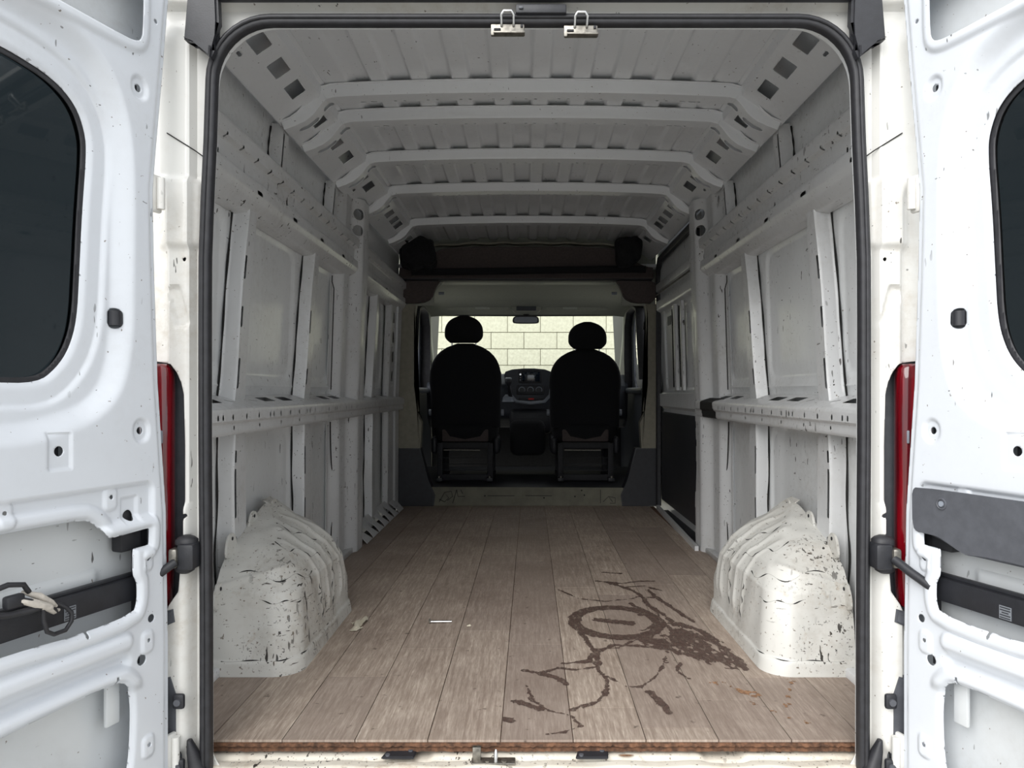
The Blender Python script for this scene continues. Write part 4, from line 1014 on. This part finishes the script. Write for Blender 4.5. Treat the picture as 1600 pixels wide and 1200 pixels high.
# ---- tail lights
for sd, lab in ((-1, 'tall red tail light beside the door with the dangling wiring harness'), (1, 'tall red tail light beside the door check arm and the grey plastic door trim')):
    t_ = empty('tail_light', (sd*0.93, 1.74, 0.33), lab, 'tail light', 'tail lights')
    rings = []
    for z, k in ((0.340, 0.7), (0.35, 0.95), (0.45, 1), (0.60, 1), (0.75, 1), (0.88, 1), (0.905, 0.96), (0.915, 0.8)):
        w = 0.062*k; rings.append(sering(sd*0.915, 1.736, z, w, 0.030*k, 3.5, 24))
    loft('red_lens', 'lens', t_, rings)
    box('clear_band', 'silver', t_, (sd*0.866, 1.707, 0.745), (0.006, 0.004, 0.03), 0.002)
    prism('lamp_housing', 'greyplastic', t_, chaikin([(sd*0.802, 0.38), (sd*0.802, 0.85), (sd*0.835, 0.905), (sd*0.86, 0.930), (sd*0.97, 0.925), (sd*0.97, 0.30), (sd*0.875, 0.30), (sd*0.865, 0.36)], 1), lambda u, v, w: (u, 1.775+w, v), 0.03, 0.004)

# ---- door check straps
def check(sd, label, arm):
    x = sd*0.806; r_ = empty('door_check', (x, 1.72, 0.47), label, 'door check', 'door check brackets')
    box('bracket', 'blackplastic', r_, (x-sd*0.008, 1.700, 0.472), (0.040, 0.05, 0.060), 0.008)
    loft('cap', 'rubber', r_, [sering(x, 1.705, z, a, b, 2.5, 16) for z, a, b in ((0.498, 0.024, 0.022), (0.508, 0.024, 0.022), (0.514, 0.018, 0.016), (0.518, 0.008, 0.008))])
    loft('lower_cap', 'rubber', r_, [sering(x+sd*0.004, 1.705, z, a, b, 2.5, 16) for z, a, b in ((0.430, 0.010, 0.01), (0.436, 0.020, 0.018), (0.446, 0.022, 0.02))])
    box('pivot', 'steel', r_, (x+sd*0.018, 1.685, 0.47), (0.020, 0.03, 0.045), 0.006)
    tube('arm', 'blackplastic', r_, [(x+sd*0.012, 1.675, 0.468), (x+sd*0.030, 1.640, 0.448), (x+sd*0.055, 1.60, 0.425)] if arm else [(x+sd*0.012, 1.675, 0.462), (x+sd*0.025, 1.665, 0.452), (x+sd*0.040, 1.66, 0.44)], 0.010, 10)
check(-1, 'black door check bracket on the frame by the tail light nearest the wiring harness', False)
check(1, 'black door check bracket with its long arm reaching to the open door', True)

# ---- top: drip trim, corner trims, centre block, striker loops
dt = tag(box('drip_trim', 'rubber', None, (0, 1.700, 1.768), (1.47, 0.03, 0.030), 0.008), 'black plastic strip along the top of the rear opening', 'trim')
for sd, lab in ((-1, 'black plastic corner trim at the top of the opening above the harness-side door'), (1, 'black plastic corner trim at the top of the opening above the door with grey trim')):
    poly = [(sd*0.745, 1.84), (sd*0.790, 1.84), (sd*0.797, 1.76), (sd*0.808, 1.662), (sd*0.788, 1.658), (sd*0.778, 1.645), (sd*0.745, 1.620), (sd*0.738, 1.636), (sd*0.742, 1.670), (sd*0.728, 1.70), (sd*0.731, 1.78)]
    ct = empty('corner_trim', (sd*0.82, 1.71, 1.7), lab, 'trim', 'upper corner trims')
    prism('trim_shell', 'blackplastic', ct, poly, lambda u, v, w: (u, 1.69+w, v), 0.03, 0.006)
    prism('trim_edge', 'blackplastic', ct, [(sd*0.745, 1.645), (sd*0.806, 1.664), (sd*0.782, 1.653), (sd*0.746, 1.618)], lambda u, v, w: (u, 1.684+w, v), 0.02, 0.002)
cb = empty('header_pad', (0.01, 1.7, 1.76), 'black plastic block in the centre of the top frame above the strikers', 'trim')
box('pad', 'blackplastic', cb, (0.0145, 1.712, 1.7345), (0.117, 0.03, 0.021), 0.003)
box('pad_screw', 'greyplastic', cb, (-0.032, 1.695, 1.7345), (0.010, 0.006, 0.006), 0.002)
for x, lab in ((-0.063, 'steel striker loop on its plate, nearer the lumpier padding end of the top frame'), (0.107, 'steel striker loop on its plate, on the sliding door side of the top frame')):
    st = empty('striker', (x, 1.72, 1.735), lab, 'latch striker', 'upper door strikers')
    z = 1.704 if x < 0 else 1.701
    pv = 'striker_plate'
    box(pv, 'steel', st, (x, 1.716, z-0.012), (0.078, 0.010, 0.026), 0.002)
    box('plate_fold', 'steel', st, (x+0.004, 1.706, z-0.024), (0.072, 0.018, 0.004), 0.001)
    tube('striker_loop', 'chrome', st, [(x-0.014, 1.711, z-0.004), (x-0.014, 1.690, z+0.012), (x-0.009, 1.690, z+0.021), (x+0.009, 1.690, z+0.021), (x+0.014, 1.690, z+0.012), (x+0.014, 1.711, z-0.004)], 0.0032, 8)
    box('slot', 'dark', st, (x-0.024, 1.7095, z-0.012), (0.016, 0.003, 0.005), 0.001); box('rivet', 'dark', st, (x+0.033, 1.7095, z-0.004), (0.006, 0.003, 0.007), 0.001)

# ---- sill hardware
sl = empty('sill_latch', (-0.10, 1.74, -0.05), 'worn steel latch bracket standing on the rear sill', 'latch')
box('latch_base', 'steel', sl, (-0.098, 1.758, -0.033), (0.105, 0.030, 0.006), 0.002)
box('latch_tongue', 'steel', sl, (-0.138, 1.764, -0.018), (0.020, 0.012, 0.036), 0.002)
tube('latch_pin', 'chrome', sl, [(-0.092, 1.752, -0.035), (-0.092, 1.752, -0.008), (-0.092, 1.754, -0.002)], [0.006, 0.005, 0.002], 8)
tube('latch_bolt', 'steel', sl, [(-0.072, 1.748, -0.029), (-0.072, 1.748, -0.025)], 0.007, 10)
tube('latch_bolt', 'steel', sl, [(-0.112, 1.748, -0.029), (-0.112, 1.748, -0.025)], 0.006, 10)
for x, lab in ((-0.323, 'black rubber buffer plate on the sill, on the latch side of the wiring harness door'), (0.143, 'black rubber buffer plate on the sill next to the rust spots')):
    bp_ = empty('sill_buffer', (x, 1.765, -0.03), lab, 'buffer', 'sill buffer plates')
    prism('plate', 'blackplastic', bp_, [(x-0.044, 1.764), (x+0.034, 1.764), (x+0.038, 1.803), (x-0.035, 1.803)], lambda u, v, w: (u, v, w-0.032), 0.007, 0.002)
    for dx, y in ((-0.030, 1.771), (0.022, 1.793)): tube('plate_screw', 'greyplastic', bp_, [(x+dx, y, -0.026), (x+dx, y, -0.0225)], 0.006, 8)
tag(link('rust_patch', raw_mesh('rust_patch', [(0.222+0.018*math.cos(a)*(1+0.2*math.sin(3*a)), 1.781+0.005*math.sin(a), -0.0300) for a in np.linspace(0, 5.9, 16)]+[(0.222, 1.781, -0.0296)], [], [(i, (i+1) % 16, 16) for i in range(16)]), 'rust', None), 'brown rust spot on the sill beside the second buffer plate', 'rust')
for sd, lab in ((-1, 'black moulded rubber foot of the door seal on the wiring harness side'), (1, 'black moulded rubber foot of the door seal below the wheel arch by the mud stain')):
    rf = empty('seal_foot', (sd*0.80, 1.71, -0.04), lab, 'rubber foot', 'rubber feet of the door seal')
    loft('foot_boot', 'rubber', rf, [sering(sd*cx_, 1.712, z, a, b, 2.4, 20) for z, cx_, a, b in ((-0.080, 0.770, 0.040, 0.032), (-0.055, 0.770, 0.040, 0.032), (-0.042, 0.775, 0.030, 0.026), (-0.020, 0.786, 0.018, 0.018), (0.015, 0.796, 0.012, 0.014), (0.040, 0.803, 0.005, 0.008))])
    tube('foot_strap', 'rubber', rf, [(sd*0.79, 1.70, -0.03), (sd*0.81, 1.71, -0.045), (sd*0.83, 1.712, -0.07)], 0.012, 8)
    for z in (0.135, -0.015):
        bt = box('seal_clip', 'blackplastic', rf, (sd*0.822, 1.700, z), (0.028, 0.014, 0.036), 0.008); tube('clip_screw', 'greyplastic', bt, [(sd*0.822, 1.693, z), (sd*0.822, 1.688, z)], 0.008, 10)
bu = empty('rear_bumper', (0, 1.62, -0.3), 'dark grey plastic rear bumper under the open doors', 'bumper')
prism('bumper_step', 'blackplastic', bu, [(-0.97, 1.74), (0.97, 1.74), (0.97, 1.62), (0.90, 1.56), (-0.90, 1.56), (-0.97, 1.62)], lambda u, v, w: (u, v, w-0.36), 0.19, 0.015)
for sd in (-1, 1):
    prism('bumper_end', 'greyplastic', bu, [(sd*0.824, -0.30), (sd*0.826, 0.15), (sd*0.842, 0.200), (sd*0.875, 0.18), (sd*0.98, 0.12), (sd*0.98, -0.30)], lambda u, v, w: (u, 1.708+w, v), 0.03, 0.008)
    prism('lamp_lower_trim', 'greyplastic', bu, [(sd*0.836, 0.315), (sd*0.840, 0.345), (sd*0.95, 0.315), (sd*0.95, 0.265)], lambda u, v, w: (u, 1.705+w, v), 0.035, 0.004)

# ---- wiring harness hanging out of the left door
wh = empty('wiring_harness', PL(0.34, 0.45, 0.01), 'black and white taped wiring harness hanging out of a door opening', 'wiring')
tube('loop', 'rubber', wh, [PL(s, z, n_) for s, z, n_ in ((0.47, 0.47, -0.01), (0.43, 0.495, 0.0), (0.385, 0.506, 0.012), (0.358, 0.500, 0.014), (0.345, 0.483, 0.01))], 0.005, 8)
tube('taped_section', 'tape', wh, [PL(s, z, n_) for s, z, n_ in ((0.378, 0.478, 0.012), (0.345, 0.464, 0.02), (0.315, 0.448, 0.02), (0.296, 0.434, 0.012), (0.276, 0.430, 0.0))], [0.004, 0.008, 0.008, 0.006, 0.003], 8)
tube('taped_section', 'tape', wh, [PL(s, z, n_) for s, z, n_ in ((0.355, 0.485, 0.006), (0.325, 0.470, 0.01), (0.300, 0.452, 0.01), (0.285, 0.440, 0.004))], [0.003, 0.007, 0.005, 0.003], 8)
tube('cable', 'rubber', wh, [PL(s, z, n_) for s, z, n_ in ((0.325, 0.452, 0.02), (0.322, 0.425, 0.018), (0.312, 0.400, 0.014), (0.296, 0.390, 0.012), (0.27, 0.390, 0.010), (0.254, 0.402, 0.006), (0.252, 0.418, 0.004), (0.262, 0.432, 0.0), (0.278, 0.443, -0.005))], 0.0042, 8)
tube('cable', 'rubber', wh, [PL(s, z, n_) for s, z, n_ in ((0.50, 0.455, 0.0), (0.43, 0.460, 0.01), (0.385, 0.452, 0.014), (0.35, 0.450, 0.016), (0.325, 0.452, 0.02))], 0.006, 8)
tube('cable', 'rubber', wh, [PL(s, z, n_) for s, z, n_ in ((0.378, 0.482, 0.01), (0.35, 0.470, 0.022), (0.32, 0.452, 0.024), (0.30, 0.44, 0.02), (0.288, 0.428, 0.01))], 0.003, 8)
box('connector', 'blackplastic', wh, PL(0.375, 0.474, 0.012), (0.035, 0.016, 0.024), 0.005, rot=RL)
# ---- grey plastic trim on the right door
gt = empty('door_trim_panel', PR(0.2, 0.6, 0.0), 'grey plastic trim panel with one screw on an open rear door', 'trim panel')
pp = chaikin([(0.036, 0.620), (0.037, 0.633), (0.046, 0.640), (0.20, 0.642), (0.70, 0.644), (0.70, 0.52), (0.29, 0.517), (0.233, 0.523), (0.180, 0.515), (0.170, 0.516), (0.145, 0.524), (0.118, 0.537), (0.095, 0.542), (0.066, 0.542), (0.047, 0.541), (0.037, 0.551)], 1)
prism('panel', 'greyplastic', gt, pp, lambda u, v, w: PR(u+0.006, v, 0.012+w), 0.005, 0.0015)
tube('panel_screw_ring', 'greyplastic', gt, [PR(0.120+0.011*math.cos(a), 0.612+0.011*math.sin(a), 0.018) for a in np.linspace(0, 2*math.pi, 17)[:-1]], 0.002, 6, closed=True)
tube('panel_screw', 'silver', gt, [PR(0.120, 0.612, 0.014), PR(0.120, 0.612, 0.020)], 0.006, 10)

# ---- small things on the load floor
def fx(px, py): y = 1150*0.85/(py-612); return ((px-820)*y/1150-0.023, y)
bl = empty('bolt', (-0.35, 2.70, 0.004), 'long steel bolt lying on the planks', 'bolt')
tube('shank', 'chrome', bl, [(-0.368, 2.700, 0.006), (-0.292, 2.706, 0.005)], 0.0048, 8)
tube('head', 'steel', bl, [(-0.375, 2.6995, 0.0085), (-0.368, 2.700, 0.0085)], 0.009, 6)
pap = []
def fpp(U, V):
    return (-0.622+0.048*U+0.02*V, 2.69+0.085*V, 0.002+0.010*np.abs(np.sin(U*5+V*4))*ss(U*U+V*V, 1.6, 0.2))
def dpp(U, V): return 0.50-np.abs(U*0.9+0.25*V)-0.40*np.abs(V)+0.35*fbm(U, V, 2.6, 8)
pa = sheet('paper_scrap', 'paper', None, (-1, 1), (-1, 1), 50, 50, fpp, dpp); tag(pa, 'torn scrap of pale paper on the planks beside a wheel arch', 'paper')
cp = tube('paint_chip', 'paper', None, [(-0.232, 2.66, 0.003), (-0.222, 2.665, 0.004), (-0.218, 2.662, 0.003)], [0.002, 0.004, 0.002], 6); tag(cp, 'tiny white paint chip near the steel bolt', 'debris')
# mud stain: thin film with ragged edge, rings, streaks and one broad patch
def dmud(U, V):
    nz = 0.016*fbm(U, V*0.6, 42, 3)+0.008*fbm(U, V, 150, 9)
    e = np.sqrt(((U-0.315)/0.155)**2+((V-2.72)/0.175)**2)
    ring = 0.022*1.0-np.abs(e-1)*0.14+0.4*nz
    blob = -spoly(U, V, chaikin([(0.50, 2.72), (0.57, 2.70), (0.64, 2.56), (0.655, 2.40), (0.675, 2.27), (0.655, 2.235), (0.60, 2.26), (0.53, 2.32), (0.48, 2.42), (0.47, 2.55)], 2))+0.8*nz
    blob = np.minimum(blob, 0.012+0.030*fbm(U*1.6+V*0.5, V*0.7-U*0.4, 34, 5))
    blob2 = -spoly(U, V, chaikin([(0.36, 2.60), (0.50, 2.58), (0.53, 2.46), (0.48, 2.36), (0.40, 2.40), (0.34, 2.50)], 2))-0.004+1.3*nz
    blob2 = np.minimum(blob2, 0.002+0.035*fbm(U+V*0.3, V*0.7, 30, 6))
    curves = [([(0.17, 2.62), (0.19, 2.50), (0.21, 2.38), (0.20, 2.26), (0.22, 2.16), (0.205, 2.08), (0.18, 2.02), (0.12, 1.98), (0.10, 1.96)], 0.008), ([(0.10, 2.30), (0.18, 2.32), (0.21, 2.40), (0.28, 2.47), (0.36, 2.46), (0.46, 2.42), (0.52, 2.36)], 0.010),
              ([(0.02, 2.22), (0.08, 2.26), (0.14, 2.25), (0.20, 2.27)], 0.008), ([(0.22, 2.20), (0.27, 2.12), (0.31, 2.12), (0.36, 2.18), (0.40, 2.27), (0.43, 2.36)], 0.005),
              ([(0.34, 3.28), (0.42, 3.18), (0.46, 3.08), (0.47, 2.92), (0.50, 2.82), (0.52, 2.72)], 0.010), ([(0.30, 3.30), (0.40, 3.26), (0.50, 3.30), (0.56, 3.30)], 0.008), ([(0.42, 3.20), (0.50, 3.22), (0.56, 3.14)], 0.007),
              ([(0.12, 3.16), (0.20, 3.02), (0.30, 2.98), (0.42, 3.02), (0.47, 3.08)], 0.004), ([(0.50, 3.15), (0.53, 3.0), (0.56, 2.88), (0.60, 2.72)], 0.009), ([(0.44, 3.05), (0.52, 3.03), (0.55, 2.95)], 0.006),
              ([(0.40, 2.95), (0.44, 2.86), (0.42, 2.80)], 0.010), ([(0.46, 2.30), (0.44, 2.24), (0.46, 2.18)], 0.007), ([(-0.02, 2.14), (0.0, 2.02), (0.04, 1.96), (0.10, 1.93), (0.12, 1.87), (0.07, 1.835), (0.03, 1.825)], 0.0035),
              ([(0.35, 3.46), (0.42, 3.44)], 0.011), ([(0.33, 2.08), (0.345, 2.02), (0.36, 1.95)], 0.010), ([(0.25, 2.74), (0.36, 2.70)], 0.024), ([(-0.05, 2.02), (0.02, 1.97)], 0.012), ([(-0.10, 1.92), (-0.06, 1.90)], 0.012), ([(-0.02, 2.24), (0.06, 2.20), (0.10, 2.14)], 0.008), ([(0.40, 2.62), (0.47, 2.70), (0.49, 2.84)], 0.009), ([(0.36, 2.52), (0.28, 2.44), (0.20, 2.42)], 0.007)]
    best = np.maximum(np.maximum(ring, blob), blob2)
    for pts, r in curves:
        for a, b in zip(pts[:-1], pts[1:]): best = np.maximum(best, -sseg(U, V, a, b, r)+0.55*nz)
    return best
mud = sheet('mud_stain', 'mud', None, (-0.08, 0.80), (1.80, 3.50), 420, 640, lambda U, V: (U, V, 0*U+0.0009), dmud)
tag(mud, 'dried brown mud stain with rings and streaks smeared across the planks', 'stain', None, 'stuff')
def drust(U, V):
    nz = 0.030*fbm(U, V, 60, 14)+0.012*fbm(U, V, 190, 21)-0.010
    b = -sseg(U, V, (0.55, 2.16), (0.62, 2.06), 0.012)+nz
    b = np.maximum(b, -sseg(U, V, (0.68, 1.98), (0.76, 2.16), 0.007)+nz*0.7); return np.maximum(b, -sseg(U, V, (0.60, 2.0), (0.70, 1.90), 0.008)+nz)
tag(sheet('rust_stain', 'rust', None, (0.50, 0.79), (1.86, 2.2), 130, 150, lambda U, V: (U, V, 0*U+0.0009), drust), 'orange rust speckles on the planks in the corner behind a wheel arch', 'stain', None, 'stuff')
# ---- seat belts hanging at the B pillars
for sd, lab in ((-1, 'dark seat belt hanging at the pillar on the driver side'), (1, 'dark seat belt hanging at the pillar on the passenger side')):
    sb = empty('seat_belt', (sd*0.88, 5.62, 1.35), lab, 'seat belt', 'seat belts')
    tube('anchor', 'blackplastic', sb, [(sd*0.905, 5.60, 1.38), (sd*0.895, 5.60, 1.32)], 0.022, 10)
    tube('webbing', 'seat', sb, [(sd*0.895, 5.61, 1.33), (sd*0.885, 5.64, 1.0), (sd*0.875, 5.66, 0.6), (sd*0.88, 5.66, 0.25)], 0, 8, sq=(0.045, 0.004, (1, 0, 0)))
